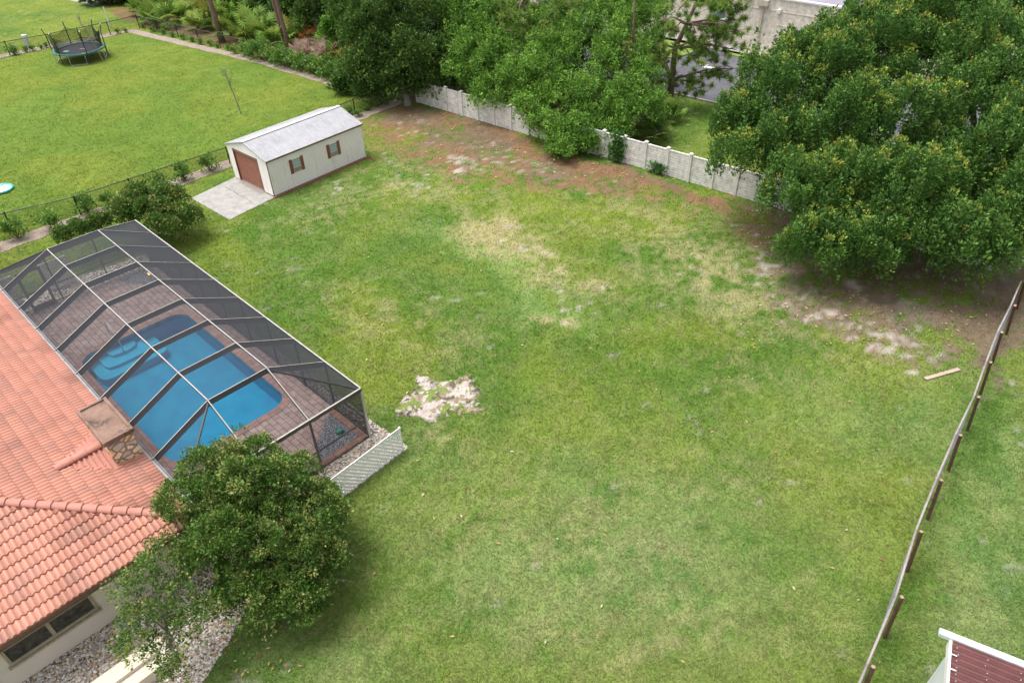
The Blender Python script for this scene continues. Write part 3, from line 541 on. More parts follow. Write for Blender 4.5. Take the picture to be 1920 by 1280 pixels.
# ---------------------------------------------------------------- shed
SP0, SP1, SP2 = at(442.6, 333.6), at(514.7, 369.2), at(694.4, 299.1)
sa = math.atan2(SP1.y-SP0.y, SP1.x-SP0.x); SW = (SP1-SP0).length; SLn = (SP2-SP1).length
shed = thing('garden_shed', 'white clapboard shed with brown roll door and pale gabled metal roof', 'shed', SP0, sa)
m_side, n, bs = nodes_of('clapboard'); v = coords(n); c = ramp(n, noise(n, v, .9, 5), [(.3, (.93, .88, .83)), (.7, (.86, .81, .76))])
mp = coords(n, 'Object', (3.2, 3.2, .35)); c = mixc(n, c, (.36, .30, .28), ramp(n, noise(n, mp, 1.6, 6, .75), [(.56, (0, 0, 0)), (.74, (.6, .6, .6))])); n.links.new(c, bs.inputs['Base Color']); bs.inputs['Roughness'].default_value = .6
SH, SRH = 2.28, 2.88
def clap(name, fn, L, h0, h1, lap=.12, holes=None):
    """lapped boards on a wall; fn(s,out,z)->point"""
    b = B(); z = h0
    while z < h1-.005:
        zt = min(z+lap, h1); b.face([fn(0, .034, z), fn(L, .034, z), fn(L, .004, zt), fn(0, .004, zt)]); b.face([fn(0, .0, z), fn(L, .0, z), fn(L, .034, z), fn(0, .034, z)]); b.face([fn(0, .0345, z), fn(L, .0345, z), fn(L, .0335, z+.014), fn(0, .0335, z+.014)], 1); z += lap  # thin darker strip on each board's lower edge paints in the lap shadow
    return b
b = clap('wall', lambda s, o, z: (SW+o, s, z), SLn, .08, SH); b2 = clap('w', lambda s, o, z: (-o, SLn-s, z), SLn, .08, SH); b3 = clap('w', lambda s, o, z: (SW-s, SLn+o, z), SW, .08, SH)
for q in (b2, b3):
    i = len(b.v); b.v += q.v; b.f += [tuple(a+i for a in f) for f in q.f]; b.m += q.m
z = .08
while z < SRH-.02:      # front gable boards with door opening
    zt = z+.105
    def lim(zz): return 0 if zz <= SH else (zz-SH)/(SRH-SH)*SW/2
    segs = [(lim(zt), SW-lim(zt))] if z > 2.05 else [(0, .62), (SW-1.0, SW)]
    for s0, s1 in segs:
        if s1-s0 > .05: b.face([(s0, -.022, z), (s1, -.022, z), (s1, -.004, zt), (s0, -.004, zt)]); b.face([(s0, 0, z), (s1, 0, z), (s1, -.022, z), (s0, -.022, z)])
    z = zt
b.face([(0, SLn, SH), (SW, SLn, SH), (SW/2, SLn, SRH)]); b.face([(0, .0, SH), (SW/2, .0, SRH), (SW, .0, SH)])
b.build('wall', [m_side, M('lap_shadow_line', (.42, .38, .35), (.55, .5, .46), 2, .9, 0, kind='Object')], shed)  # second material is the painted shadow line along the laps
m_sroof, n, bs = nodes_of('weathered_roof'); v = coords(n); bs.inputs['Roughness'].default_value = .55
wv = N(n, 'ShaderNodeTexWave', Scale=3.3, bands_direction='X'); n.links.new(v, wv.inputs[0]); wv.inputs['Distortion'].default_value = .4
c = ramp(n, noise(n, v, 1.2, 6, .7), [(.3, (.42, .42, .44)), (.65, (.31, .31, .335))]); mp = coords(n, 'Object', (.5, 5, 1)); c = mixc(n, c, (.56, .56, .57), ramp(n, noise(n, mp, 2.5, 5, .8), [(.5, (0, 0, 0)), (.7, (.8, .8, .8))]))
c = mixc(n, c, (.25, .25, .28), ramp(n, noise(n, v, 2.2, 7, .8), [(.6, (0, 0, 0)), (.75, (.6, .6, .6))])); c = mixc(n, c, ramp(n, wv.outputs[1], [(.05, (.72,)*3), (.25, (1,)*3)]), 1.0, 'MULTIPLY'); n.links.new(c, bs.inputs['Base Color']); bump(n, bs, wv.outputs[1], .3, .01)
b = B(); oh = .1
for sg in (0, 1):
    xe = -oh if sg == 0 else SW+oh; ze = SH-.03; P = [(xe, -oh, ze), (SW/2, -oh, SRH+.03), (SW/2, SLn+oh, SRH+.03), (xe, SLn+oh, ze)]
    if sg: P = P[::-1]
    Q = [(p[0], p[1], p[2]+.045) for p in P]; b.hexa([*P[::-1], *Q[::-1]])
rf = b.build('roof', m_sroof, shed); b = B(); b.bar((SW/2, -oh-.01, SRH+.1), (SW/2, SLn+oh+.01, SRH+.1), .22, .03); b.build('ridge_cap', m_white, rf)
m_brownwood = M('brown_door_paint', (.30, .11, .06), (.23, .085, .05), 3, .6, .1, kind='Object')
b = B(); dx0, dx1 = .62, SW-1.0; z = .03
while z < 2.03: b.face([(dx0, .03, z), (dx1, .03, z), (dx1, .055, z+.02), (dx0, .055, z+.02)]); b.face([(dx0, .055, z+.02), (dx1, .055, z+.02), (dx1, .03, z+.1), (dx0, .03, z+.1)]); z += .1
b.build('roll_door', m_brownwood, shed)
m_trim = M('brown_trim', (.17, .085, .055), None, 3, .7, .1)
b = B(); b.box(dx0-.06, dx0, -.03, .06, .02, 2.1); b.box(dx1, dx1+.05, -.03, .06, .02, 2.1); b.box(dx0-.06, dx1+.05, -.03, .06, 2.1, 2.16); b.build('door_frame', m_trim, shed)
b = B(); b.box(SW+.002, SW+.03, -.03, .02, .02, SH-.05); b.build('corner_trim', m_trim, shed); b = B(); b.box(SW+.002, SW+.03, SLn-.02, SLn+.03, .02, SH-.05); b.build('corner_trim', m_white, shed)
b = B(); b.box(SW+.105, SW+.125, -.1, SLn+.1, SH-.07, SH+.02); b.build('eave_trim', m_trim, shed)
b = B(); b.box(0, SW, 0, SLn, .0, .08); b.build('floor_slab', m_conc, shed)
m_pale, n, bs = nodes_of('pale_glass'); bs.inputs['Base Color'].default_value = (.42, .52, .55, 1); bs.inputs['Roughness'].default_value = .15
for (px, py) in ((564, 306), (640, 277)):
    P = at(px, py, 1.3) - SP0; s = P.x*math.cos(sa+PI/2)+P.y*math.sin(sa+PI/2); s = {564: 1.95, 640: 4.75}[px]
    b = B(); X = SW+.025
    for z in (.98, 1.72): b.box(X, X+.04, s-.30, s+.30, z, z+.04)
    for q in (-.30, .26): b.box(X, X+.04, s+q, s+q+.04, 1.02, 1.72)
    for z in (1.2, 1.38, 1.56): b.box(X+.01, X+.035, s-.26, s+.26, z, z+.025)
    w_ = b.build('window', M('grey_sash', (.35, .33, .3), None, 5, .6, 0), shed); b = B(); b.box(X, X+.015, s-.26, s+.26, 1.2, 1.72); b.build('pane', m_pale, w_); b = B(); b.box(X, X+.014, s-.26, s+.26, 1.02, 1.199); b.build('lower_board', M('weathered_board', (.4, .28, .22), None, 5, .8, .1), w_)
    for q in (-.50, .31):
        b = B(); b.box(X, X+.035, s+q, s+q+.19, .93, 1.82); b.build('shutter', M('brown_shutter', (.27, .09, .055), (.19, .065, .04), 8, .8, .2), shed)
hard([SP0, SP1, SP2, SP2+(SP0-SP1)])
# bricks along shed base
m_brick = M('red_brick', (.32, .11, .075), (.24, .085, .06), 14, .85, .4); xs_ = Vector((math.cos(sa), math.sin(sa), 0)); ys_ = Vector((-math.sin(sa), math.cos(sa), 0))
bk = B(); bk.box(-.115, .115, -.06, .06, 0, .07); proto = None
for k in range(29):
    p = SP0+xs_*(SW+.17+random.uniform(-.025, .025))+ys_*(-.05+k*.262); p.z = 0
    if proto is None: proto = bk.build('edging_brick', m_brick, bevel=.008); o = proto
    else: o = proto.copy(); COL.objects.link(o)
    o.location = p; o.rotation_euler = (0, 0, sa+PI/2+random.uniform(-.09, .09)); tag(o, 'red brick, %s from the apron in the edging row along the shed wall' % ORD[k], 'brick', 'bricks edging the shed')
for k in range(5):
    o = proto.copy(); COL.objects.link(o); o.location = SP0+xs_*(SW+.25+.13*k)+ys_*(SLn+.25-.05*k); o.rotation_euler = (0, 0, sa+random.uniform(-.4, .4)); tag(o, 'loose red brick off the rear corner of the shed, %s from the wall' % ORD[k], 'brick', 'loose bricks at the shed rear corner')
DRV = [at(359.3, 372.2), at(430.4, 412.8), at(514.7, 371), at(443.6, 331.6)]
sheet('shed_apron', DRV, .03, m_conc); b = B()
for i in range(4): p, q = DRV[i], DRV[(i+1) % 4]; b.face([(*p[:2], 0), (*q[:2], 0), (*q[:2], .03), (*p[:2], .03)])
struct(b.build('apron_edge', m_conc))
def crackline(pts, z, w=.025):
    b = B(); P = [at(*p, z) for p in pts]; Q = []
    for i in range(len(P)-1):
        for k in range(6): f_ = k/6; Q.append(P[i].lerp(P[i+1], f_)+Vector((random.uniform(-.04, .04), random.uniform(-.04, .04), 0)))
    for i in range(len(Q)-1):
        d = (Q[i+1]-Q[i]).normalized(); s = Vector((-d.y, d.x, 0))*w*random.uniform(.3, .8); b.face([Q[i]-s, Q[i+1]-s, Q[i+1]+s, Q[i]+s])
    return b
o = struct(crackline([(422, 351), (440, 360), (455, 368), (470, 378), (480, 386)], .034).build('slab_crack', M('dark_crack', (.07, .065, .06), None, 9, 1, 0)))
b = B(); b.face([at(*p, .034) for p in ((447, 341), (489, 365), (500, 360), (455, 338))]); struct(b.build('old_slab', M('old_concrete', (.3, .27, .23), (.24, .22, .19), 6, .9, .3)))
# ---------------------------------------------------------------- planted strips
def strip(name, line, w, z):
    L = [at(*p) for p in line]
    for i in range(len(L)-1):
        a, c_ = L[i], L[i+1]; d = (c_-a).normalized(); s = Vector((-d.y, d.x, 0))*w/2; e = d*.3
        n_ = 14; top = []; bot = []
        for k in range(n_+1):
            p = (a-e).lerp(c_+e, k/n_); top.append(p+s*(1+random.uniform(-.18, .18))); bot.append(p-s*(1+random.uniform(-.18, .18)))
        sheet(name, bot+top[::-1], z+.004*i, m_strip)
strip('back_planting_strip', [(-150, 150), (0, 106), (245, 58)], 1.1, .008)
strip('rear_planting_strip', [(245, 58), (490, 116), (708, 182)], .95, .010)
strip('front_planting_strip', [(-150, 520), (0, 465), (425, 308), (600, 248), (745, 192)], 1.15, .014)
# ---------------------------------------------------------------- black chain link fences
def chain_fence(name, label, pts, h, sp, m_post, m_wire, pr=.042, pitch=.09, wire=.007, rail_r=.03, m_rail=None, first_off=0):
    t = thing(name, label, 'fence', pts[0]); O = pts[0]
    for i in range(len(pts)-1):
        a, c_ = pts[i]-O, pts[i+1]-O; L = (c_-a).length; d = (c_-a).normalized(); n_ = max(1, round(L/sp))
        for k in range(n_+(1 if i == len(pts)-2 else 0)):
            p = a+d*(L*k/n_); b = B(); b.tube([p, p+Vector((0, 0, h+.04))], pr, 8); b.tube([p+Vector((0, 0, h+.04)), p+Vector((0, 0, h+.08))], [pr*1.3, pr*.5], 8); b.build('post', m_post, t)
        b = B(); b.tube([a+Vector((0, 0, h)), c_+Vector((0, 0, h))], rail_r, 6); b.build('top_rail', m_rail or m_post, t)
        b = B(); sd_ = Vector((-d.y, d.x, 0))
        for sg in (1, -1):
            x = -h if sg > 0 else 0.
            while x < (L if sg > 0 else L+h):
                x0, z0, x1, z1 = x, .03, x+sg*h, h
                if x0 < 0: z0 += -x0; x0 = 0
                if x0 > L: z0 += x0-L; x0 = L
                if x1 > L: z1 -= x1-L; x1 = L
                if x1 < 0: z1 -= -x1; x1 = 0
                if z1-z0 > .03:
                    P, Q = a+d*x0+Vector((0, 0, z0)), a+d*x1+Vector((0, 0, z1)); o2 = Vector((0, 0, wire/2*1.4)); o3 = sd_*.003*sg
                    b.face([P-o2+o3, Q-o2+o3, Q+o2+o3, P+o2+o3])
                x += pitch
        b.build('wire_mesh', m_wire, t)
    return t
FF = [at(-120, 455), at(0, 417), at(430, 300)]
def gp_(px, py): return at(px, py)
chain_fence('chain_link_fence', 'low black chain link fence along the front of the neighbouring lawn, left of the shed', [at(-110, 466), at(152, 403), at(432, 308)], 1.15, 2.9, m_black, m_black)
chain_fence('chain_link_fence', 'short black chain link fence from behind the shed to the lawn corner', [at(602, 243), at(726, 190)], 1.15, 2.9, m_black, m_black)
chain_fence('chain_link_fence', 'black chain link fence along the rear strip in front of the palmettos', [at(262, 53), at(500, 110), at(690, 165)], 1.2, 3.0, m_black, m_black)
chain_fence('chain_link_fence', 'black chain link fence behind the trampoline at the left of the lawn', [at(-60, 118), at(95, 90), at(208, 66), at(262, 53)], 1.2, 3.6, m_black, m_black)
# right-hand fence
m_rrail = M('weathered_rail', (.40, .345, .33), (.3, .26, .25), 6, .7, .1); m_rwood = M('brown_timber_post', (.13, .06, .04), (.08, .04, .028), 5, .85, .5); m_rtop = M('cut_timber', (.4, .25, .2), None, 9, .9, 0)
RFT = []; RFB = []
for (px, py, dx, dy) in ((1631, 1245, -34, 80), (1685, 1115, -33, 77), (1722, 993, -27, 76), (1760, 897, -26, 74), (1796, 813, -23, 68), (1830, 742, -21, 63), (1853, 677, -19, 60), (1874, 621, -17, 57), (1899, 571, -16, 54), (1918, 526, -15, 51)):
    a = at(px, py, 1.75); c_ = at(px+dx, py+dy); c_ = Vector((a.x, a.y, 0)).lerp(c_, .95); RFT.append(a); RFB.append(c_)
for L_ in (RFT, RFB):
    d0_ = L_[1]-L_[0]; L_[:0] = [L_[0]-d0_*2, L_[0]-d0_]
rfn = thing('timber_post_fence', 'chain link fence with pale top rail and brown timber posts along the yard right side', 'fence', RFB[0]); O = RFB[0]; b2 = B()
for i in range(len(RFT)):
    w_ = Vector((.07, -.055, 0)); q = RFB[i]-O+w_; q2 = RFT[i]-O+w_; b = B(); b.tube([q, q.lerp(q2, .99)], .057, 10); b.tube([q.lerp(q2, .99), q2], .056, 10, 1); b.build('post', [m_rwood, m_rtop], rfn)
    if i < len(RFT)-1:
        a, c_ = RFT[i]-O, RFT[i+1]-O; a0, c0 = RFB[i]-O, RFB[i+1]-O; w_ = Vector((-.04, .03, -.06)); b = B(); b.tube([a+w_, c_+w_], .036, 8); b.build('top_rail', m_rrail, rfn, smooth=True)
        L = (c_-a).length; d = (c_-a).normalized(); sd_ = Vector((-d.y, d.x, 0)); Hh = 1.72
        def pt(x_, z_): f1 = x_/L; f2 = z_/Hh; return a0.lerp(c0, f1).lerp(a.lerp(c_, f1), f2)+sd_*.075
        for sg in (1, -1):
            x = -Hh if sg > 0 else 0.
            while x < (L if sg > 0 else L+Hh):
                x0, z0, x1, z1 = x, .03, x+sg*Hh, Hh
                if x0 < 0: z0 += -x0; x0 = 0
                if x0 > L: z0 += x0-L; x0 = L
                if x1 > L: z1 -= x1-L; x1 = L
                if x1 < 0: z1 -= -x1; x1 = 0
                if z1-z0 > .03:
                    P, Q = pt(x0, z0), pt(x1, z1); o2 = Vector((0, 0, .002)); o4 = sd_*.002
                    b2.face([P-o2, Q-o2, Q+o2, P+o2]); b2.face([P-o4, Q-o4, Q+o4, P+o4])
                x += .085
b2.build('wire_mesh', M('dull_zinc_wire', (.2, .21, .22), None, 5, .6, 0, .2), rfn)
# ---------------------------------------------------------------- precast boundary wall
wd = (WALL_B-WALL_A).normalized(); wlen = (WALL_B-WALL_A).length; wa = math.atan2(wd.y, wd.x)
wall = thing('boundary_wall', 'white precast panel wall with square posts along the back of the yard', 'wall', WALL_A, wa)
m_wallp = brick_mat('white_precast', (.74, .72, .68), (.68, .66, .62), (.30, .28, .27), .62, .155, .008, stain=((.34, .33, .31), 2.3, .6), bmp=.8, swap=(0, 2, 1))
m_wpost = M('white_precast_post', (.74, .72, .67), (.6, .58, .54), 4, .85, .2, stain=((.35, .34, .3), 3, .62)); ws = 1.527; nW = int(wlen/ws)
off = ((at(1208, 315.7)-WALL_A).dot(wd)) % ws
for k in range(-1, nW+1):
    x = off+k*ws
    if x < 0: continue
    b = B(); b.box(x-.09, x+.09, -.09, .09, 0, 1.76); o = b.build('post', m_wpost, wall); b = B(); b.box(x-.115, x+.115, -.115, .115, 1.76, 1.80); b.hexa([(x-.1, -.1, 1.8), (x+.1, -.1, 1.8), (x+.1, .1, 1.8), (x-.1, .1, 1.8), (x-.04, -.04, 1.85), (x+.04, -.04, 1.85), (x+.04, .04, 1.85), (x-.04, .04, 1.85)]); b.build('post_cap', m_wpost, o)
    b = B(); b.box(x+.09, x+ws-.09, -.035, .035, 0, 1.62); b.box(x+.09, x+ws-.09, -.05, .05, 1.62, 1.68); b.build('panel', m_wallp, wall)
# ---------------------------------------------------------------- beyond the wall: road, kerb, building
kA, kB = at(1110, 140), at(1350, 196); kd = (kB-kA).normalized(); kn = Vector((-kd.y, kd.x, 0))
bA, bB = at(1386, 86), at(1443, 97); bd = (bB-bA).normalized(); bnr = Vector((-bd.y, bd.x, 0)); BO = bA
def K(s, t): return kA+kd*s+kn*t
rd = [K(-60, 0), K(60, 0), K(60, 60), K(-60, 60)]
r0, r1 = kA-kd*40, kA+kd*45; f0, f1 = BO+bd*60-bnr*2.6, BO-bd*75-bnr*2.6
sheet('access_road', [r0, r1, f0, f1], .012, m_asph)
b = B(); b.bar(r0+Vector((0, 0, .12))-kn*.08, r1+Vector((0, 0, .12))-kn*.08, .16, .12); struct(b.build('road_kerb', m_conc))
b = B(); P = [BO-bd*75-bnr*2.6, BO+bd*60-bnr*2.6, BO+bd*60-bnr*.0, BO-bd*75-bnr*.0]; b.prism([p[:2] for p in P], 0, .12); struct(b.build('sidewalk', m_conc))
isl = [at(*p) for p in ((1180, 118), (1276, 108), (1320, 93), (1290, 80), (1180, 60))]; b = B(); b.prism([p[:2] for p in isl], 0, .12, 1, 0); struct(b.build('grass_island', [M('island_turf', (.19, .26, .04), (.13, .21, .03), 3, .95, .6), m_conc]))
isl = [at(*p) for p in ((1362, 104), (1420, 116), (1480, 128), (1480, 118), (1420, 107), (1366, 97))]; b = B(); b.prism([p[:2] for p in isl], 0, .12, 1, 0); struct(b.build('grass_island', [bpy.data.materials['island_turf'], m_conc]))
for k in range(4):
    p = K(28+k*.3, 9); 
b = B()
for (px, py) in ((1303, 121), (1316, 126)): p = at(px, py, .018); b.face([p, p+kd*.9+kn*.1, p+kd*1.0+kn*.55, p+kd*.1+kn*.45])
struct(b.build('road_marking', m_white))
m_bwall = brick_mat('beige_block_wall', (.70, .63, .55), (.66, .60, .52), (.60, .54, .47), .4, .2, .006, swap=(0, 2, 1), bmp=.1)
m_broof = M('grey_membrane_roof', (.23, .21, .26), (.29, .27, .33), .5, .9, .1, stain=((.36, .34, .4), .8, .6))
bld = thing('commercial_building', 'long beige block commercial building with flat grey roof beyond the road', 'building', BO, math.atan2(bd.y, bd.x)); BH = 4.25
b = B(); b.box(-70, 60, 0, 30, 0, BH); b.build('wall', m_bwall, bld)
b = B(); b.box(-70.1, 60.1, -.08, .32, BH+.002, BH+.14); b.build('parapet_coping', m_white, bld)
b = B(); b.face([(-70, .32, BH+.01), (60, .32, BH+.01), (60, 30, BH+.01), (-70, 30, BH+.01)]); b.build('roof', m_broof, bld)
b = B(); b.box(-70, 60, -.035, -.002, BH-.95, BH-.9); b.build('band_course', m_bwall, bld)
xd = (at(1414, 94)-BO).dot(bd); b = B(); b.box(xd-.09, xd+.09, -.18, -.003, .1, BH-.62); b.build('downspout', M('beige_metal', (.58, .50, .42), None, 3, .6, 0), bld); b = B(); b.box(xd-.5, xd+.45, -.4, -.003, BH-.62, BH-.15); b.build('rainwater_head', bpy.data.materials['beige_metal'], bld)
xq = (at(1446, 98)-BO).dot(bd); b = B(); b.box(xq, xq+1.5, -.05, -.003, 2.2, 2.26); b.box(xq, xq+.04, -.04, -.003, .12, 2.2); b.box(xq+1.46, xq+1.5, -.04, -.003, .12, 2.2); b.box(xq+.04, xq+1.46, -.02, -.003, .12, 2.2); b.build('door', m_bwall, bld)
b = B(); b.box(xd+1.3, xd+1.6, -.25, -.003, 3.2, 3.5); b.build('wall_light', m_white, bld)
b = B(); b.box(xd-1.9, xd-1.1, -.3, -.003, BH-.35, BH-.05); b.build('roof_vent', m_galv, bld)
for (px, py, s) in ((1558, 119, 1.), (1346, 79, .9)):
    p = at(px, py); x = (p-BO).dot(bd); q = Vector((x, -.75, 2.3))
    b = B(); b.tube([q, q+Vector((0, 0, 1.3*s))], [.62*s, .56*s], 20); b.tube([q+Vector((0, 0, 1.3*s)), q+Vector((0, 0, 1.33*s))], [.6*s, .5*s], 20); o = b.build('wall_tank', M('teal_grey_metal', (.16, .23, .25), (.12, .18, .2), 3, .5, .1), bld)
    b = B(); b.box(x-.8, x+.8, -1.4, -.003, 2.2, 2.3); b.build('bracket', m_galv, o)
b = B(); x = (at(1528, 113)-BO).dot(bd); b.box(x-.5, x+.5, -.4, -.003, 2.5, 2.9); b.build('meter_box', m_white, bld)
# far pale drive top-left
sheet('far_driveway', [at(*p) for p in ((115, -2), (150, 5), (175, 12), (240, -14), (200, -40), (60, -40))], .012, m_conc)
# ---------------------------------------------------------------- vegetation builders
def clump_leaves(cen, axis, nper, r, h, size, cols, rg, tipc=None, tipf=0., droop=0., aspect=.5, up=None):
    """cen (n,3), axis (n,3): leaves around each clump; returns verts, cols of quads"""
    n = len(cen); T = n*nper; c = np.repeat(cen, nper, 0); ax = np.repeat(axis, nper, 0)
    t = rg.random(T); d = rg.normal(size=(T, 3)); d -= (d*ax).sum(1)[:, None]*ax; d /= np.linalg.norm(d, axis=1)[:, None]+1e-9
    rr = r*np.sqrt(1-np.clip(t, 0, .97)**1.6)*(.45+.6*rg.random(T)); p = c+ax*((t-.5)*h)[:, None]+d*rr[:, None]
    a = d*.7+ax*(.75-droop)+rg.normal(size=(T, 3))*.35; a[:, 2] -= droop*.5; a /= np.linalg.norm(a, axis=1)[:, None]
    s = np.cross(a, rg.normal(size=(T, 3))*.6+ax*.2+d*.2+np.array([0, 0, .5])); s /= np.linalg.norm(s, axis=1)[:, None]+1e-9
    L = (size*(.65+.7*rg.random(T)))[:, None]; Wd = L*aspect*.5
    V = np.stack([p, p+a*L*.5+s*Wd, p+a*L, p+a*L*.5-s*Wd], 1).reshape(-1, 3)
    cols = np.array(cols); ck = rg.integers(0, len(cols), n); cc = cols[ck]*(.8+.4*rg.random(n))[:, None]; C = np.repeat(cc, nper, 0)*(.7+.6*rg.random(T))[:, None]
    mixk = rg.random(T) < .3; C[mixk] = cols[rg.integers(0, len(cols), mixk.sum())]*(.7+.6*rg.random(mixk.sum()))[:, None]
    if tipc is not None:
        on = np.repeat((rg.random(n) < tipf*2.4) & (up > .72), nper) & (t > .72) & (rg.random(T) < .8); tc = np.array(tipc); C[on] = tc[rg.integers(0, len(tc), on.sum())]*(.8+.4*rg.random(on.sum()))[:, None]
    return V, np.repeat(C, 4, 0)
def shell(lobes, n, rg, zmin=-.5, depth=.22):
    """points spread over the union of lobes"""
    L = np.array([(*l[0], *(l[1] if hasattr(l[1], '__len__') else (l[1],)*3)) for l in lobes]); w = (L[:, 3]*L[:, 4]+L[:, 3]*L[:, 5]); w /= w.sum(); P = []; A = []
    while len(P) < n:
        k = rg.choice(len(L), n, p=w); d = rg.normal(size=(n, 3)); d /= np.linalg.norm(d, axis=1)[:, None]; ok = d[:, 2] > zmin; k = k[ok]; d = d[ok]
        p = L[k, :3]+d*L[k, 3:]*(1-depth*rg.random(len(k)))[:, None]
        ins = np.zeros(len(p), bool)
        for j in range(len(L)): ins |= (np.sum(((p-L[j, :3])/L[j, 3:])**2, 1) < .55) & (k != j)
        p = p[~ins]; d = d[~ins]; m_ = p[:, 2] > .15; P += list(p[m_]); A += list(d[m_])
    return np.array(P[:n]), np.array(A[:n])
def sublobes(lob, rg, k=8, f=.46, fz=1.0, out=.66):
    o = []
    for c, q in lob:
        R_ = np.array(q if hasattr(q, '__len__') else (q,)*3, float)
        for i in range(k):
            z = -.55+1.5*(i+.5)/k; a = i*2.4+rg.random()*.9; h = math.sqrt(max(0, 1-min(1, abs(z))**2)); d = np.array([math.cos(a)*h, math.sin(a)*h, z]); s_ = .75+.5*rg.random()
            o.append((tuple(np.array(c)+d*R_*out*(.85+.3*rg.random())), tuple(R_*f*s_*np.array([1, 1, fz]))))
    return o
def limbs(b, base, lobes, r0, rg, split=.35, seg=8):
    cs = [Vector(l[0]) for l in lobes]; rad_ = [(l[1][0] if hasattr(l[1], '__len__') else l[1]) for l in lobes]; top = sum(cs, Vector())/len(cs); fork = base.lerp(Vector((top.x, top.y, top.z)), split); fork.x = base.x*.7+top.x*.3; fork.y = base.y*.7+top.y*.3
    b.tube([base-Vector((0, 0, .1)), base.lerp(fork, .1)+Vector((rg.normal()*.03, 0, 0)), base.lerp(fork, .55)+Vector((rg.normal()*.12, rg.normal()*.12, 0)), fork], [r0*1.45, r0*1.1, r0*.92, r0*.8], seg)
    for c_, rl_ in zip(cs, rad_):
        m_ = fork.lerp(c_, .5)+Vector((rg.normal()*.25, rg.normal()*.25, rg.normal()*.2)); b.tube([fork, m_, c_], [r0*.55, r0*.32, r0*.08], 6)
        for _ in range(3):
            e = c_+Vector(tuple(rg.normal(size=3)))*min(.9, .4*rl_); b.tube([m_.lerp(c_, .6), m_.lerp(e, .7), e], [r0*.18, r0*.1, r0*.03], 5)
def tree(name, label, base, lobes, n, per, size, cols, r=.45, h=.9, rad=.25, upb=.8, tipc=None, tipf=0, droop=0, group=None, seed=1, bark=None, cat='tree', zmin=-.5, aspect=.5, inner=.25, crown='crown', depth=.22, sub=8, subf=.44, subz=1.0):
    rg = np.random.default_rng(seed); base = Vector((base[0], base[1], 0)); t = thing(name, label, cat, base, 0, group)
    lob = [((Vector(l[0])-base), l[1]) for l in lobes]; lob = [((c.x, c.y, c.z), q) for c, q in lob]
    P, A = shell(sublobes(lob, rg, sub, subf, subz) if sub else lob, n, rg, zmin, depth)
    d2 = ((P[:, None, :].astype(np.float32)-P[None, :, :].astype(np.float32))**2).sum(2); k5 = np.sqrt(np.partition(d2, 5, axis=1)[:, 5]); ok_ = k5 < 2.6*np.median(k5); P = P[ok_]; A = A[ok_]; ax = A*(1-upb)+np.array([0, 0, upb*(1-2*droop)]); ax /= np.linalg.norm(ax, axis=1)[:, None]+1e-9
    V, C = clump_leaves(P, ax, per, r, h, size, cols, rg, tipc, tipf, droop, aspect, A[:, 2])
    if inner:
        ni = int(n*inner); Lc = np.array([l[0] for l in lob]); k = rg.integers(0, len(lob), ni); R_ = np.array([(l[1] if hasattr(l[1], '__len__') else (l[1],)*3) for l in lob]); Pi = Lc[k]+rg.normal(size=(ni, 3))*.38*R_[k]; Pi[:, 2] = np.maximum(Pi[:, 2], .3)
        V2, C2 = clump_leaves(Pi, np.tile([0, 0, 1.], (ni, 1)), max(8, per//2), r*1.3, h, size*1.5, cols, rg); V = np.concatenate([V, V2]); C = np.concatenate([C, C2])
    npmesh(crown, V, 4, C, m_leaf, t)
    b = B(); limbs(b, Vector((0, 0, 0)), lob, rad, rg); b.build('trunk', bark or m_bark, t, smooth=True)
    return t
def Lb(px, py, Y, r): return (tuple(atY(px, py, Y)), r)
FIC = [(.085, .185, .036), (.11, .225, .042), (.062, .145, .032), (.155, .28, .055)]; FTIP = [(.36, .42, .06), (.25, .36, .05), (.28, .38, .06), (.20, .32, .05), (.40, .28, .08)]
# big ficus-like pair on the right
LB1 = [Lb(1450, 195, 36.5, 2.3), Lb(1420, 290, 34.5, 2.4), Lb(1545, 165, 37.5, 2.5), Lb(1560, 260, 35, 3.0), Lb(1500, 370, 31.5, 2.3), Lb(1600, 370, 31, 2.5), Lb(1640, 120, 38, 2.7), Lb(1670, 250, 34, 2.7), Lb(1530, 455, 29.2, 1.75), Lb(1640, 455, 28.6, 1.8), Lb(1640, 60, 40, 2.3), Lb(1490, 120, 38.5, 1.6), Lb(1570, 95, 39, 1.7), Lb(1700, 370, 30, 2.4), Lb(1385, 240, 36, 1.6), Lb(1720, 60, 40, 2.5)]
tree('broadleaf_tree', 'very large dense dark green tree with yellow tips, overhanging the wall at right', (17.8, 34.2, 0), LB1, 3500, 74, .14, FIC, .25, 1.1, .42, .88, FTIP, .26, seed=11, inner=.12, sub=8, subf=.38, subz=1.3, zmin=-.05, depth=.3)
LB2 = [Lb(1790, 110, 38, 2.6), Lb(1860, 60, 40, 2.8), Lb(1850, 190, 35, 2.7), Lb(1920, 280, 31, 2.5), Lb(1800, 330, 31.5, 2.2), Lb(1760, 440, 28.3, 1.8), Lb(1830, 470, 27.6, 1.9), Lb(1880, 400, 28.8, 2.0), Lb(1960, 160, 35, 3.0), Lb(1960, 20, 40, 3.0), Lb(1990, 350, 29, 2.4), Lb(1800, 20, 42, 2.4), Lb(1780, 200, 35, 2.0)]
tree('broadleaf_tree', 'large dark green tree filling the upper right corner beside the timber post fence', (23.4, 31.0, 0), LB2, 2800, 74, .14, FIC, .25, 1.1, .4, .88, FTIP, .16, seed=12, inner=.12, sub=8, subf=.38, subz=1.3, zmin=-.05, depth=.3)
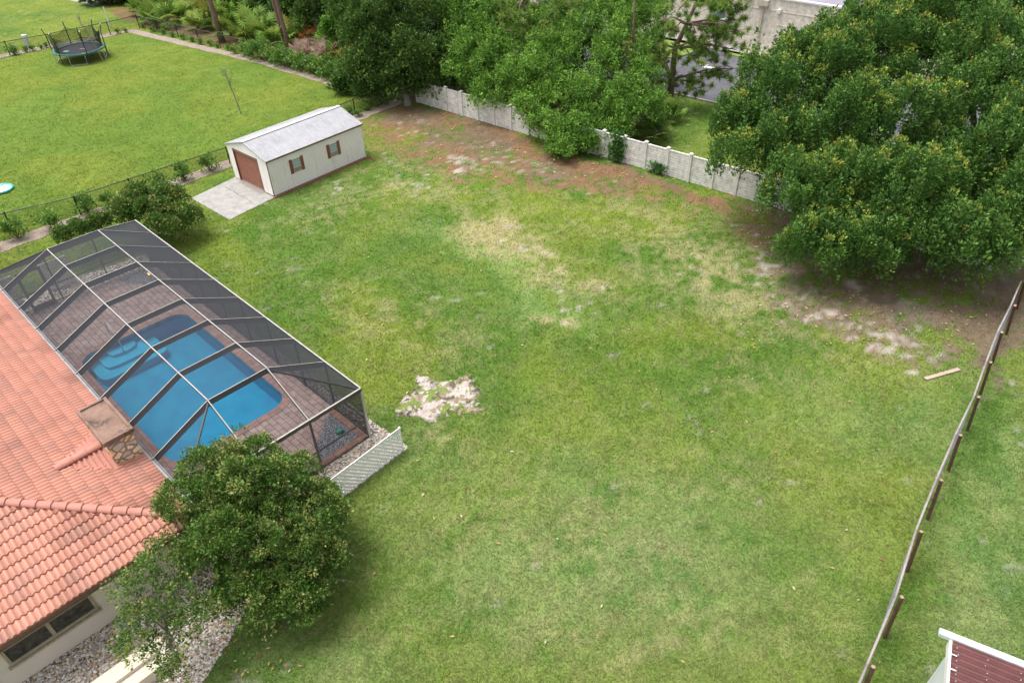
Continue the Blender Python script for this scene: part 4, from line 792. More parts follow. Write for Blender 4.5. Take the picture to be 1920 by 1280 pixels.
# big variegated shrub by the house corner
VAR = [(.085, .185, .03), (.06, .14, .025), (.20, .27, .06), (.12, .215, .04), (.36, .37, .12), (.09, .19, .03), (.075, .165, .028)]
LV = [Lb(470, 905, 14.3, 1.55), Lb(540, 930, 14.6, 1.4), Lb(395, 930, 13.8, 1.3), Lb(430, 1010, 12.8, 1.35), Lb(520, 1020, 13., 1.6), Lb(590, 970, 14., 1.05), Lb(590, 1060, 12.6, 1.0), Lb(480, 1100, 11.9, 1.1), Lb(560, 1120, 11.8, .9), Lb(490, 970, 13.8, 1.45)]
tree('variegated_shrub', 'large round yellow flecked green shrub at the house corner beside the lattice', at(490, 1090), LV, 2100, 62, .075, VAR, .20, .28, .1, .35, cat='shrub', seed=21, inner=.25, crown='foliage', bark=m_gbark, depth=.3, zmin=-.2, sub=8, subf=.42)
LV2 = [Lb(290, 1060, 11.6, .55), Lb(240, 1100, 11., .5), Lb(320, 1110, 11.2, .6), Lb(270, 1150, 10.6, .55), Lb(350, 1170, 10.6, .6), Lb(240, 1210, 9.9, .45), Lb(310, 1220, 10., .5), Lb(390, 1130, 11.3, .6), Lb(350, 1050, 12., .5), Lb(330, 1250, 9.7, .35), Lb(300, 1020, 12.2, .4)]
tree('variegated_shrub', 'loose open branched yellow green shrub over the gravel in front of the house wall', at(320, 1210), LV2, 430, 22, .085, VAR, .17, .26, .05, .4, cat='shrub', seed=22, inner=.05, crown='foliage', bark=m_gbark, depth=.8, zmin=-.8, subf=.6)
LV3 = [Lb(265, 375, 35.2, .95), Lb(320, 375, 36, 1.0), Lb(290, 400, 34.6, 1.0), Lb(345, 405, 34.8, .85), Lb(240, 395, 34.4, .8), Lb(310, 425, 33.8, .8)]
tree('variegated_shrub', 'medium rounded yellow green shrub between the screen roof and the shed apron', at(300, 440), LV3, 520, 50, .12, VAR, .28, .35, .08, .35, cat='shrub', seed=23, crown='foliage', bark=m_gbark)
LV4 = [Lb(118, 440, 32.5, .42), Lb(150, 430, 33., .5), Lb(185, 418, 33.6, .5)]
tree('variegated_shrub', 'low spreading shrub behind the far left corner of the screen roof', at(150, 445), LV4, 170, 40, .11, VAR, .24, .3, .05, .35, cat='shrub', seed=24, crown='foliage')
# rear trees
OAK = [(.075, .15, .032), (.095, .18, .036), (.06, .125, .03), (.12, .21, .04)]; WIL = [(.115, .25, .032), (.15, .30, .04), (.09, .20, .03), (.19, .35, .05)]
tree('oak_tree', 'dark dense oak with pale trunk at the left end of the white wall', at(765, 197), [Lb(700, 60, 56, 2.6), Lb(765, 45, 57, 2.8), Lb(830, 60, 58, 2.5), Lb(690, 130, 54.5, 1.9), Lb(760, 110, 54.5, 2.4), Lb(835, 125, 55.5, 2.2), Lb(670, 10, 58, 2.2), Lb(760, -25, 60, 2.8), Lb(850, 0, 60, 2.6), Lb(735, 158, 53.8, 1.3), Lb(800, 150, 54, 1.4), Lb(690, 165, 54.5, .9)], 1800, 60, .19, OAK, .5, .8, .26, .55, [(.2, .28, .05)], .25, bark=m_gbark, seed=31)
tree('tall_tree', 'tall dark tree rising behind the oak and the bright green tree', (-1.0, 62.5, 0), [Lb(890, 40, 62, 2.4), Lb(930, 0, 63, 2.6), Lb(870, 90, 60, 2.0), Lb(920, 100, 60, 2.0), Lb(880, -30, 64, 2.6), Lb(960, 60, 61, 2.2)], 620, 60, .19, OAK, .5, .9, .22, .5, seed=32, bark=m_gbark)
tree('bright_tree', 'bright green loose tree overhanging the wall just right of the oak', at(915, 190), [Lb(890, 110, 53.5, 1.9), Lb(940, 120, 53, 1.9), Lb(870, 70, 55.5, 1.6), Lb(900, 155, 51.8, 1.2), Lb(960, 165, 50.6, 1.3), Lb(930, 60, 55.5, 1.7), Lb(860, 135, 53, 1.0), Lb(900, 182, 50.4, .75), Lb(932, 190, 49.8, .6), Lb(870, 20, 57, 1.7), Lb(935, 15, 57, 1.6)], 800, 60, .17, WIL, .3, 1.0, .2, .3, droop=.25, tipc=[(.20, .37, .05), (.25, .42, .06)], tipf=.2, seed=33, inner=.08, aspect=.34, sub=7, subf=.34, subz=1.4, zmin=-.2)
tree('bright_tree', 'widest bright green tree, its low branches hanging over the white wall onto the yard', at(1095, 235), [Lb(1030, 130, 50.5, 2.2), Lb(1100, 110, 51, 2.5), Lb(1170, 130, 50, 2.2), Lb(1050, 190, 48, 1.9), Lb(1130, 190, 47.6, 2.2), Lb(1195, 200, 47., 1.7), Lb(1000, 180, 49.5, 1.5), Lb(1050, 245, 45.4, 1.15), Lb(1100, 240, 45.6, 1.3), Lb(1055, 278, 43.8, .75), Lb(1160, 245, 45.2, 1.0), Lb(1070, 60, 53, 2.2), Lb(1140, 60, 53, 2.2), Lb(975, 145, 51, 1.5), Lb(1105, 268, 44.2, .5), Lb(985, 208, 47.6, .85), Lb(1012, 230, 46.6, .9), Lb(1085, 266, 44.6, .8), Lb(1145, 262, 44.5, .75), Lb(1030, 60, 54, 1.6), Lb(1105, 10, 56, 1.8), Lb(1040, 268, 44.8, .6)], 2200, 60, .17, WIL, .3, 1.0, .24, .3, droop=.25, tipc=[(.20, .37, .05), (.25, .42, .06)], tipf=.2, seed=34, inner=.08, aspect=.34, sub=7, subf=.34, subz=1.4, zmin=-.2)
tree('tall_tree', 'light green tree whose crown rises above the widest bright tree, left of the pine', (13.5, 57, 0), [Lb(1165, 20, 57, 2.1), Lb(1200, 60, 55.5, 1.8), Lb(1150, -20, 58, 2.2), Lb(1215, 110, 53.5, 1.5), Lb(1230, 20, 58, 1.4)], 560, 56, .18, WIL, .3, 1.0, .2, .4, tipc=[(.20, .37, .05), (.25, .42, .06)], tipf=.2, seed=35, inner=.06, aspect=.34, sub=7, subf=.34, subz=1.6)
tree('tall_tree', 'mid green tree standing behind between the dark tall tree and the widest bright tree', (3.5, 59, 0), [Lb(985, 60, 58, 1.8), Lb(1000, 110, 55, 1.6), Lb(1040, 20, 60, 1.5), Lb(960, 10, 61, 1.8), Lb(1010, -30, 62, 1.4)], 400, 56, .19, OAK+WIL[:2], .45, .8, .2, .4, seed=36, inner=.06, aspect=.34, sub=7, subf=.34, subz=1.6)
# understory bushes of the wood, left
k = 0
names_ = ['dark rounded bush at the left end of the wood behind the white stake', 'dark bush second from the left at the wood edge above the fence corner', 'bushy dark shrub behind the palmettos near the leftmost pine', 'tall green bush at the top edge between the two left pines', 'green bush rising behind the middle palmettos', 'shaded bush behind the leaning thin pine', 'olive green bush between the thin pine and the red barked pine', 'dark bush just right of the red barked pine', 'bright green bush at the left flank of the oak', 'low dark bush under the left side of the oak']
for i, (px, py, Y, r, c_) in enumerate(((196, 8, 88, 1.7, 0), (232, 5, 88, 1.5, 0), (285, 0, 87, 1.5, 1), (345, -6, 87, 1.6, 0), (455, -2, 82, 1.5, 1), (510, 12, 78, 1.5, 0), (560, 10, 76, 1.8, 1), (612, 25, 71, 1.9, 0), (655, 50, 62, 1.5, 2), (668, 150, 57.5, 1.1, 0))):
    c = atY(px, py, Y); c.z = max(c.z, r*.7)
    tree('understory_bush', names_[i], (c.x, c.y, 0), [((c.x, c.y, c.z), (r*1.15, r, r)), ((c.x+r*.8, c.y+.6, c.z+.6), r*.7), ((c.x-r*.7, c.y-.4, c.z-.2), r*.7)], 230, 36, .3, (OAK, OAK+WIL[:1], WIL)[c_], .5, .7, .12, .5, cat='bush', seed=40+i, group='bushes in the wood behind the rear fence', crown='foliage', sub=5)
# ---------------------------------------------------------------- pines
PIN = [(.17, .29, .05), (.22, .34, .06), (.13, .23, .045), (.30, .38, .09)]
def needles(P, rg, n=46, L=.34, w=.03, cols=PIN):
    T = len(P)*n; c = np.repeat(P, n, 0); d = rg.normal(size=(T, 3)); d[:, 2] += .35; d /= np.linalg.norm(d, axis=1)[:, None]; s = np.cross(d, rg.normal(size=(T, 3))); s /= np.linalg.norm(s, axis=1)[:, None]
    l = (L*(.7+.5*rg.random(T)))[:, None]; V = np.stack([c+d*.04-s*w/2, c+d*.04+s*w/2, c+d*l], 1).reshape(-1, 3); cols = np.array(cols)
    C = np.repeat(cols[rg.integers(0, len(cols), len(P))], n, 0)*(.7+.6*rg.random(T))[:, None]; return V, np.repeat(C, 3, 0)
def pine_at(label, base, trunk, ends, h, rad, seed, Y0, nt=7, spread=.5, n=60, L=.36):
    rg = np.random.default_rng(seed); base = Vector((base[0], base[1], 0)); t = thing('pine_tree', label, 'pine tree', base); b = B(); T = [Vector((0, 0, -.1))]+[atY(px, py, Y0)-base for px, py in trunk]
    T.append(Vector((T[-1].x*1.3, T[-1].y+.2, h))); nT = len(T); b.tube(T, [rad*1.25]+[rad*(1-.75*k/(nT-1)) for k in range(1, nT)], 9); P = []
    for (px, py, dy) in ends:
        e = atY(px, py, Y0+dy)-base; k = min(range(1, nT), key=lambda q: abs(T[q].z-(e.z+.25))); q0 = T[k]; m_ = q0.lerp(e, .5)+Vector((0, 0, .35)); b.tube([q0, m_, e], [rad*.34, rad*.2, rad*.07], 6)
        for _ in range(nt):
            x = q0.lerp(e, .55+.5*rg.random())+Vector(tuple(rg.normal(size=3)*np.array([spread, spread, spread*.7]))); P.append(tuple(x)); b.tube([m_.lerp(e, .7), x], [rad*.06, rad*.03], 4, cap=False)
    b.build('trunk', m_pbark, t, smooth=True); V, C = needles(np.array(P), rg, n, L, .045); npmesh('crown', V, 3, C, m_needle, t); return t
def pine(label, base, top, h, rad, tiers, seed, brl=2.4, z0=.45, nt=9, group=None, thin=1.0):
    rg = np.random.default_rng(seed); base = Vector((base[0], base[1], 0)); t = thing('pine_tree', label, 'pine tree', base, 0, group); lean = Vector((top[0], top[1], 0)); b = B()
    K_ = [Vector((lean.x*f_+math.sin(f_*5+seed)*.12, lean.y*f_, h*f_)) for f_ in (0, .12, .3, .5, .7, .88, 1)]; b.tube([K_[0]-Vector((0, 0, .1))]+K_[1:], [rad*1.3, rad, rad*.92, rad*.8, rad*.6, rad*.35, rad*.1], 9); P = []
    for i in range(tiers):
        f_ = z0+(1-z0)*i/tiers; j = min(5, int(f_*6)); p = lean*f_+Vector((0, 0, h*f_)); az = i*2.4+rg.normal()*.3; L = brl*(1.15-.75*(i/tiers))*(.7+.5*rg.random()); d = Vector((math.cos(az), math.sin(az), 0))
        q = p+d*L*.5+Vector((0, 0, .25)); e = p+d*L+Vector((0, 0, .1+.5*rg.random())); b.tube([p, q, e], [rad*.32, rad*.2, rad*.06], 6)
        for m_ in range(nt):
            g_ = .4+.65*rg.random(); x = p.lerp(e, g_)+Vector(tuple(rg.normal(size=3)*np.array([.42, .42, .28]))); P.append(tuple(x)); b.tube([p.lerp(e, g_*.85), x], [rad*.07, rad*.03], 4, cap=False)
    for _ in range(6): P.append(tuple(lean+Vector((rg.normal()*.3, rg.normal()*.3, h-.3+rg.random()*.5))))
    b.build('trunk', m_pbark, t, smooth=True); V, C = needles(np.array(P), rg, int(50*thin)); npmesh('crown', V, 3, C, m_needle, t); return t
pb_ = at(1253, 203)
pine_at('tall pine with bare reddish trunk and tufted branches at the edge of the road', pb_, [(1260, 150), (1266, 90), (1288, 45), (1308, 0)], [(1340, 60, .4), (1385, 45, .2), (1395, 62, -.5), (1305, 62, -1), (1350, 105, 0), (1385, 95, .8), (1395, 128, -.3), (1345, 140, .5), (1295, 150, -.6), (1312, 172, -.9), (1325, 85, 1), (1370, 20, .5), (1400, 20, 1), (1235, 40, .3), (1215, 95, -.5), (1245, 120, -1), (1225, 150, -1.2), (1340, 20, -1), (1270, 20, -1), (1360, 75, -.8), (1300, 110, -1.2), (1260, 60, -1.4), (1330, 0, 1), (1390, 0, .4)], 10.5, .26, 51, 52.3, 12, .52, 80, .42)
pine_at('pine whose long pale needled tufts show among the bright trees left of centre', at(985, 150), [(985, 100), (983, 50), (981, 0)], [(950, 40, -1), (970, 35, -1.6), (995, 45, -1.5), (945, 62, -1.5), (985, 68, -2), (1010, 15, -1), (930, 15, 0), (1015, 50, -1)], 9.5, .18, 52, 55, 8, .4)
pine_at('slender pine showing through the top of the widest bright tree', at(1060, 175), [(1058, 120), (1056, 50), (1054, 0)], [(1030, 30, -1), (1075, 25, -1), (1090, 5, 0), (1020, 60, -1.5), (1040, 75, -2), (1110, 70, -1.5)], 9.5, .2, 53, 53.5, 7, .45)
pine_at('pine whose tufts fill the gap between the widest bright tree and the road pine', at(1180, 200), [(1182, 150), (1186, 90), (1190, 20)], [(1165, 110, -1.5), (1190, 120, -2), (1210, 130, -2), (1215, 160, -2), (1180, 85, -2), (1135, 125, -2.6), (1150, 140, -2.6), (1205, 180, -2), (1225, 190, -1.6)], 9, .17, 54, 51.5, 7, .42)
for i, (px, py, lx, hh, r, lab) in enumerate(((415, 78, -1.2, 19, .24, 'thick leaning pine trunk furthest left in the wood'), (543, 102, -.9, 18, .17, 'thin pine leaning left behind the rear fence'), (538, 94, -1.3, 19, .15, 'second thin pine close beside the leaning thin pine'), (603, 86, .1, 19, .26, 'straight red barked pine beside the rust coloured brush'), (575, 32, .3, 18, .2, 'pine standing further back between the thin pines and the red barked pine'), (478, 28, -.2, 18, .2, 'pine standing at the back left of the thin pines'), (270, 8, -.5, 17, .3, 'leaning pine at the far left end of the wood'), (500, 20, -.5, 18, .14, 'slender far pine right of the back left pine'), (625, 60, .2, 18, .14, 'slender pine at the left edge of the oak crown'))):
    pine(lab, at(px, py), (lx, .4), hh, r, 14, 70+i, 2.2, .72, 7, 'pines in the wood', .6)
# ---------------------------------------------------------------- palmettos
PAL = [(.14, .26, .035), (.20, .32, .05), (.28, .35, .07), (.10, .20, .03)]
def palmetto(seed, cols=PAL, nl=20, R_=1.05):
    rg = np.random.default_rng(seed); V = []; C = []; b = B(); cols = np.array(cols)
    for i in range(nl):
        az = i*2.4+rg.normal()*.3; el = .25+1.1*rg.random(); d = Vector((math.cos(az)*math.cos(el), math.sin(az)*math.cos(el), math.sin(el))); p = d*R_*(.55+.4*rg.random())+Vector((0, 0, .15)); b.tube([(0, 0, .1), p*.6+Vector((0, 0, .08)), p], [.02, .014, .01], 4, cap=False)
        side = d.cross(Vector((0, 0, 1))).normalized(); fw = (d*.8+Vector((0, 0, -.25+.3*rg.random()))).normalized(); nseg = 13; cc = cols[rg.integers(0, len(cols))]*(.75+.5*rg.random()); rl = .5+.16*rg.random()
        up = side.cross(fw)
        for k in range(nseg):
            a = math.radians(-125+250*k/(nseg-1)); q = fw*math.cos(a)+side*math.sin(a)-up*.12*abs(math.sin(a)); s_ = (fw*-math.sin(a)+side*math.cos(a))*.045; V += [tuple(p), tuple(p+q*rl*.5+s_), tuple(p+q*rl-Vector((0, 0, .07))), tuple(p+q*rl*.5-s_)]; C += [tuple(cc*(.8+.4*rg.random()))]*4
    return np.array(V), np.array(C), b
def palm_proto(seed, cols, label, loc, name='saw_palmetto', cat='palmetto', group='palmettos behind the rear fence', nl=20, R_=1.05):
    V, C, b = palmetto(seed, cols, nl, R_); t = thing(name, label, cat, loc, 0, group); npmesh('fronds', V, 4, C, m_leaf, t); b.build('stems', m_bark, t); return t
DEADC = [(.46, .33, .26), (.38, .26, .21), (.54, .41, .33)]; RUST = [(.50, .18, .06), (.38, .16, .06), (.2, .2, .06)]; YEL = [(.32, .33, .06), (.2, .27, .05), (.38, .32, .08)]
PALS = []
rows = [('front', [(285, 42), (315, 48), (340, 42), (375, 58), (400, 48), (435, 72), (462, 78), (490, 80), (520, 92), (640, 122)]), ('middle', [(265, 28), (300, 26), (330, 26), (362, 36), (388, 30), (425, 48), (450, 52), (478, 62), (505, 68), (530, 74), (560, 84), (625, 100)]), ('back', [(350, 16), (375, 18), (405, 22), (430, 28), (455, 34), (485, 42), (515, 50), (548, 58), (570, 66), (588, 72)])]
prt = [palm_proto(100+i, PAL if i < 4 else YEL+PAL[:1], '', (0, 0, 0)) for i in range(5)]; used = [False]*5; i = 0
ords = ORD
for nm, L in rows:
    for j, (px, py) in enumerate(L):
        q = i % 5; p = at(px, py); lab = 'fan leaved palmetto, %s from the left in the %s row behind the rear fence' % (ords[j], nm); sc = 1.35+.6*((i*37) % 10)/10; rz = i*1.9; i += 1
        if not used[q]: used[q] = True; o = prt[q]; o.location = p; o.rotation_euler = (0, 0, rz); o.scale = (sc,)*3; o['label'] = lab
        else: dup(prt[q], p, rz, sc, lab)
palm_proto(120, PAL[:2]+[(.09, .14, .06)], 'grey green palmetto behind the white wall left of the small bark patch', at(1222, 262), group='palmettos behind the white wall', nl=34, R_=1.5)
palm_proto(121, PAL, 'palmetto at the foot of the tall pine behind the wall', at(1250, 228), group='palmettos behind the white wall', nl=28, R_=1.3)
palm_proto(122, DEADC, 'dry pinkish brown dead brush left of the red barked pine', at(576, 112), 'dead_brush', 'brush', None, 46, 1.7)
palm_proto(123, DEADC, 'dry tan dead brush between the red barked pine and the oak', at(618, 118), 'dead_brush', 'brush', None, 52, 1.9)
palm_proto(124, RUST, 'rust orange brush at the base of the red barked pine', at(592, 88), 'rust_brush', 'brush', None, 46, 1.8)
palm_proto(125, YEL, 'small yellow green palmetto in front of the dead brush', at(650, 125), 'saw_palmetto', 'palmetto', None, 18, .9)
# ---------------------------------------------------------------- strip shrubs
SHC = [(.12, .24, .04), (.16, .29, .06), (.2, .33, .07), (.09, .19, .035)]
def shrub_proto(seed, r=.45, h=1.0):
    rg = np.random.default_rng(seed); t = thing('strip_shrub', '', 'shrub', (0, 0, 0)); n = 34; P = rg.normal(size=(n, 3))*np.array([r*.42, r*.42, h*.2])+np.array([0, 0, h*.55]); P[:, 2] = np.clip(P[:, 2], .15, h*1.05)
    V, C = clump_leaves(P, np.tile([0, 0, 1.], (n, 1)), 20, .13, .26, .15, SHC, rg, aspect=.42); npmesh('foliage', V, 4, C, m_leaf, t); b = B()
    for p in P[:14]: b.tube([(0, 0, 0), (p[0]*.5, p[1]*.5, p[2]*.5), tuple(p)], [.018, .012, .006], 5, cap=False)
    b.build('stems', m_bark, t); return t
sh = [shrub_proto(200+i, .5 if i < 2 else .42, 1.05 if i < 2 else .8) for i in range(3)]; first = [True]*3; cnt = 0
def put_shrub(px, py, sc, lab, grp):
    global cnt
    q = cnt % 3; cnt += 1; p = at(px, py)
    if first[q]: first[q] = False; o = sh[q]; o.location = p; o.scale = (sc,)*3; o.rotation_euler = (0, 0, cnt*2.1); o['label'] = lab
    else: o = dup(sh[q], p, cnt*2.1, sc, lab)
    o['group'] = grp
A_, B_ = (270, 60), (690, 172); nb_ = 27
for k in range(nb_):
    f_ = k/(nb_-1); f_ = f_**.93; px = A_[0]+(B_[0]-A_[0])*f_+random.uniform(-3, 3); py = A_[1]+(B_[1]-A_[1])*f_-6+random.uniform(-1.5, 1.5)
    put_shrub(px, py, (.5+.25*f_ if f_ < .42 else 1.25+.45*f_)*random.uniform(.85, 1.15), 'small leafy shrub, %s from the left in the rear strip hedge row' % ords[k], 'shrubs along the rear planting strip')
for k, (px, py, sc) in enumerate(((-20, 470, 1), (33, 446, 1.15), (100, 428, 1.25), (165, 398, 1.15), (205, 385, .8), (302, 352, 1.2), (346, 338, 1.1), (394, 320, 1.05), (447, 300, .9))):
    put_shrub(px, py, sc, 'leafy green shrub, %s from the left in the front strip beside the black fence' % ords[k], 'shrubs along the front planting strip')
for k, (px, py, sc) in enumerate(((656, 215, .6), (672, 219, .55), (688, 208, .6), (706, 201, .55), (722, 197, .5))):
    put_shrub(px, py, sc, 'tiny shrub behind the shed, %s from the left on the short strip' % ords[k], 'shrubs behind the shed')
for k, (px, py, sc) in enumerate(((28, 103, 1.0), (50, 98, .5), (62, 96, .5), (78, 92, .45), (88, 90, .45), (222, 64, .5), (236, 61, .5))):
    put_shrub(px, py, sc, 'small shrub, %s from the left on the strip by the trampoline' % ords[k], 'shrubs by the trampoline')
# vines on wall
def vine(label, px, py0, n, hgt, spread, seed):
    rg = np.random.default_rng(seed); s = (at(px, py0)-WALL_A).dot(wd); p = WALL_A+wd*s; nrm = Vector((wd.y, -wd.x, 0)); t = thing('wall_vine', label, 'vine', p+nrm*.1, wa)
    P = np.stack([rg.normal(size=n)*spread, -rg.random(n)*.22, rg.random(n)*hgt+.1], 1); V, C = clump_leaves(P, np.tile([0, -.5, .8], (n, 1)), 16, .16, .25, .17, [(.06, .15, .03), (.08, .19, .035)], rg, droop=.3, aspect=.7); npmesh('foliage', V, 4, C, m_leaf, t)
    b = B(); b.tube([(0, -.05, 0), (.1, -.08, hgt*.5), (-.05, -.06, hgt)], [.02, .015, .01], 5); b.build('stem', m_bark, t)
vine('leafy vine hanging down the white wall below the widest bright tree', 1163, 300, 55, 1.85, .28, 301)
vine('small dark leafy vine at the foot of the wall right of the hanging vine', 1238, 322, 14, .5, .22, 302)
# saplings
def sapling(label, px, py, h, lean, seed):
    rg = np.random.default_rng(seed); t = thing('bare_sapling', label, 'sapling', at(px, py)); b = B(); top = Vector((lean, 0, h)); b.tube([(0, 0, 0), (lean*.4, 0, h*.45), tuple(top*.8), tuple(top)], [.05, .04, .025, .008], 7); b.build('trunk', m_gbark, t); b = B()
    for k in range(18):
        f_ = .5+.45*rg.random(); p = Vector((lean*f_, 0, h*f_)); az = rg.random()*2*PI; L = .5+.5*rg.random(); e = p+Vector((math.cos(az)*L*.5, math.sin(az)*L*.5, L*.9)); b.tube([p, p.lerp(e, .5)+Vector((0, 0, -.05)), e], [.016, .011, .004], 5, cap=False)
    b.build('branches', m_gbark, t)
sapling('bare leafless sapling standing in front of the trampoline', 194, 115, 3.9, -.9, 401)
sapling('bare leafless sapling alone in the middle of the neighbouring lawn', 452, 213, 3.4, -.45, 402)
# ---------------------------------------------------------------- trampoline
tc = at(148, 91, .9); tc.z = 0; tr_ = thing('trampoline', 'round black trampoline with sagging safety net and green rim on the far left lawn', 'trampoline', tc); TR = 2.15
def ringpts(r, z, n=36): return [(r*math.cos(2*PI*k/n), r*math.sin(2*PI*k/n), z) for k in range(n)]
b = B(); b.face(ringpts(TR-.25, .9)); mt = b.build('mat', M('black_mat', (.03, .03, .045), None, 5, .7, 0), tr_)
b = B(); b.box(-1.0, -.55, -1.0, -.65, .904, .91); b.build('mat_patch', M('mint_patch', (.3, .6, .5), None, 5, .6, 0), mt); b = B(); b.prism([(.1, -.25), (.5, -.3), (.75, -.2), (.55, -.1), (.2, -.12)], .903, .908); b.build('mat_logo', M('faded_print', (.45, .28, .3), None, 9, .6, 0), mt)
b = B(); o1 = ringpts(TR-.26, .92); o2_ = ringpts(TR+.03, .94); o3_ = ringpts(TR+.05, .84)
for k in range(36): j = (k+1) % 36; b.face([o1[k], o2_[k], o2_[j], o1[j]], k % 6 == 0); b.face([o2_[k], o3_[k], o3_[j], o2_[j]], 0)
b.build('rim_pad', [M('teal_pad', (.05, .2, .19), (.03, .13, .13), 3, .5, 0), M('lime_pad', (.25, .5, .1), None, 3, .5, 0)], tr_)
m_tnet = see_through('trampoline_net', (.02, .025, .02), .38)
for k in range(4):
    a0 = 2*PI*(k/4)+.3; pts = []
    for s_ in (-.32, .32): a = a0+s_; pts.append((TR*.98*math.cos(a), TR*.98*math.sin(a)))
    b = B(); b.tube([(*pts[0], .86), (*pts[0], .04), (*pts[1], .04), (*pts[1], .86)], .028, 6); b.build('leg', m_galv, tr_)
NP = 6; tops = []
for k in range(NP):
    a = 2*PI*k/NP+.2; c_, s_ = math.cos(a), math.sin(a); b = B(); b.tube([((TR+.08)*c_, (TR+.08)*s_, .1), ((TR+.12)*c_, (TR+.12)*s_, 2.1), ((TR+.3)*c_, (TR+.3)*s_, 2.75)], .04, 7); o = b.build('net_pole', m_black, tr_); b = B(); b.tube([((TR+.3)*c_, (TR+.3)*s_, 2.75), ((TR+.32)*c_, (TR+.32)*s_, 2.85)], .045, 7); b.build('pole_cap', m_white, o)
b = B(); nn = 48
def netp(k):
    a = 2*PI*k/nn+.2; ph = (k % (nn//NP))/(nn//NP); sag = math.sin(PI*ph); r = TR+.05-.28*sag; return a, r, 2.35-.35*sag
for k in range(nn):
    a, r, z = netp(k); a2, r2, z2 = netp((k+1) % nn); q = TR-.2; b.face([(q*math.cos(a), q*math.sin(a), .95), (q*math.cos(a2), q*math.sin(a2), .95), (r2*math.cos(a2), r2*math.sin(a2), z2), (r*math.cos(a), r*math.sin(a), z)])
b.build('safety_net', m_tnet, tr_); b = B(); a = -2.0; b.bar((TR*.92*math.cos(a), TR*.92*math.sin(a), .95), (TR*1.0*math.cos(a), TR*1.0*math.sin(a), 2.1), .12, .03); b.build('entry_strap', bpy.data.materials['lime_pad'], tr_)
# stake, utility box, white disc, plank
ut = thing('utility_pedestal', 'pale grey utility pedestal standing behind the black fence left of the trampoline', 'utility box', at(53, 87)); b = B(); b.box(-.2, .2, -.15, .15, 0, .9); b.build('body', M('pale_grey_plastic', (.6, .65, .66), None, 3, .5, 0), ut, bevel=.03); b = B(); b.box(-.22, .22, -.17, .17, .9, 1.05); b.build('lid', m_white, ut, bevel=.03)
st_ = thing('marker_stake', 'tall white marker stake at the left end of the wood', 'stake', at(207, 52)); b = B(); b.box(-.05, .05, -.03, .03, 0, 1.9); b.build('shaft', m_white, st_); b = B(); b.hexa([(-.05, -.03, 1.9), (.05, -.03, 1.9), (.05, .03, 1.9), (-.05, .03, 1.9), (-.01, -.01, 2.0), (.01, -.01, 2.0), (.01, .01, 2.0), (-.01, .01, 2.0)]); b.build('tip', m_white, st_)
pd = thing('paddling_pool', 'small white disc with turquoise rim on the neighbouring lawn at the left edge', 'paddling pool', at(2, 357)); b = B(); R0 = .72
b.prism([p[:2] for p in ringpts(R0-.1, 0)], .02, .09); b.build('base', M('white_vinyl', (.85, .86, .86), (.8, .82, .83), 4, .4, 0), pd); b = B(); q = ringpts(R0-.05, .09); b.tube(q+[q[0]], .075, 8, cap=False); b.build('rim', M('turquoise_vinyl', (.05, .5, .52), None, 4, .4, 0), pd, smooth=True)
pk = thing('wooden_plank', 'weathered grey plank lying on the grass near the timber post fence', 'plank', at(1766, 702), math.atan2((at(1798, 693)-at(1735, 711)).y, (at(1798, 693)-at(1735, 711)).x)); b = B(); b.box(-.88, .88, -.085, .085, .02, .06); b.build('board', M('weathered_plank', (.50, .39, .30), (.38, .29, .23), 8, .9, .4, kind='Object', sc=(.6, 4, 4)), pk, bevel=.006); b = B()
for x in (-.8, .8): b.tube([(x, 0, .06), (x, 0, .064)], .012, 6)
b.build('nail_heads', m_galv, pk)
# ---------------------------------------------------------------- neighbour's shed, bottom right
rA, rB = at(1763, 1184, 2.5), at(1920, 1246, 2.5); na = math.atan2((rB-rA).y, (rB-rA).x); nsd = thing('neighbour_shed', 'small shed with dark red corrugated roof and white trim in the bottom right corner', 'shed', (rA.x, rA.y, 0), na)
m_redroof = M('dark_red_metal', (.14, .048, .046), (.105, .038, .036), 3, .45, .1, kind='Object'); b = B(); x0, x1, yy = .32, 4.5, -.06; n_ = 0
P = []
while yy > -3.2: P.append(yy); yy -= .026
prof = [(.5+.5*math.cos(2*PI*i/7.))**2*.06 for i in range(len(P))]
for i in range(len(P)-1): b.face([(x0, P[i], 2.42+prof[i]+P[i]*.06), (x0, P[i+1], 2.42+prof[i+1]+P[i+1]*.06), (x1, P[i+1], 2.42+prof[i+1]+P[i+1]*.06), (x1, P[i], 2.42+prof[i]+P[i]*.06)])
rf = b.build('roof', m_redroof, nsd); b = B(); random.seed(5)
for k in range(60): i = random.randrange(3, len(P)-3); i = i-(i % 7); b.tube([(x0+.1+random.choice((0, .75, 1.5, 2.2, 3.))+random.uniform(-.05, .05), P[i], 2.42+prof[i]+P[i]*.06), (x0+.1+random.choice((0, .75, 1.5)), P[i], 2.44+prof[i]+P[i]*.06)][:1]+[(0, 0, 0)], .0, 3) if False else None
for r_ in range(0, len(P), 7):
    for x in (.12, .75, 1.5, 2.4):
        if random.random() < .8 and r_ < len(P): xx = x0+x+random.uniform(-.03, .03); zz = 2.42+prof[r_]+P[r_]*.06; b.tube([(xx, P[r_], zz-.002), (xx, P[r_], zz+.008)], .013, 6)
b.build('roof_screws', m_galv, rf)
b = B(); b.box(-.02, 4.6, -.07, .11, 2.40, 2.52); b.build('ridge_trim', M('pale_blue_white_trim', (.68, .74, .78), None, 3, .5, 0), nsd); b = B(); b.box(.24, .30, -3.2, -.075, 2.2, 2.44); b.build('rake_trim', m_white, nsd); b = B()
for k in range(8): b.box(.30, .42, -.5-k*.42, -.47-k*.42, 2.46, 2.475)
b.build('roof_clip', m_white, rf)
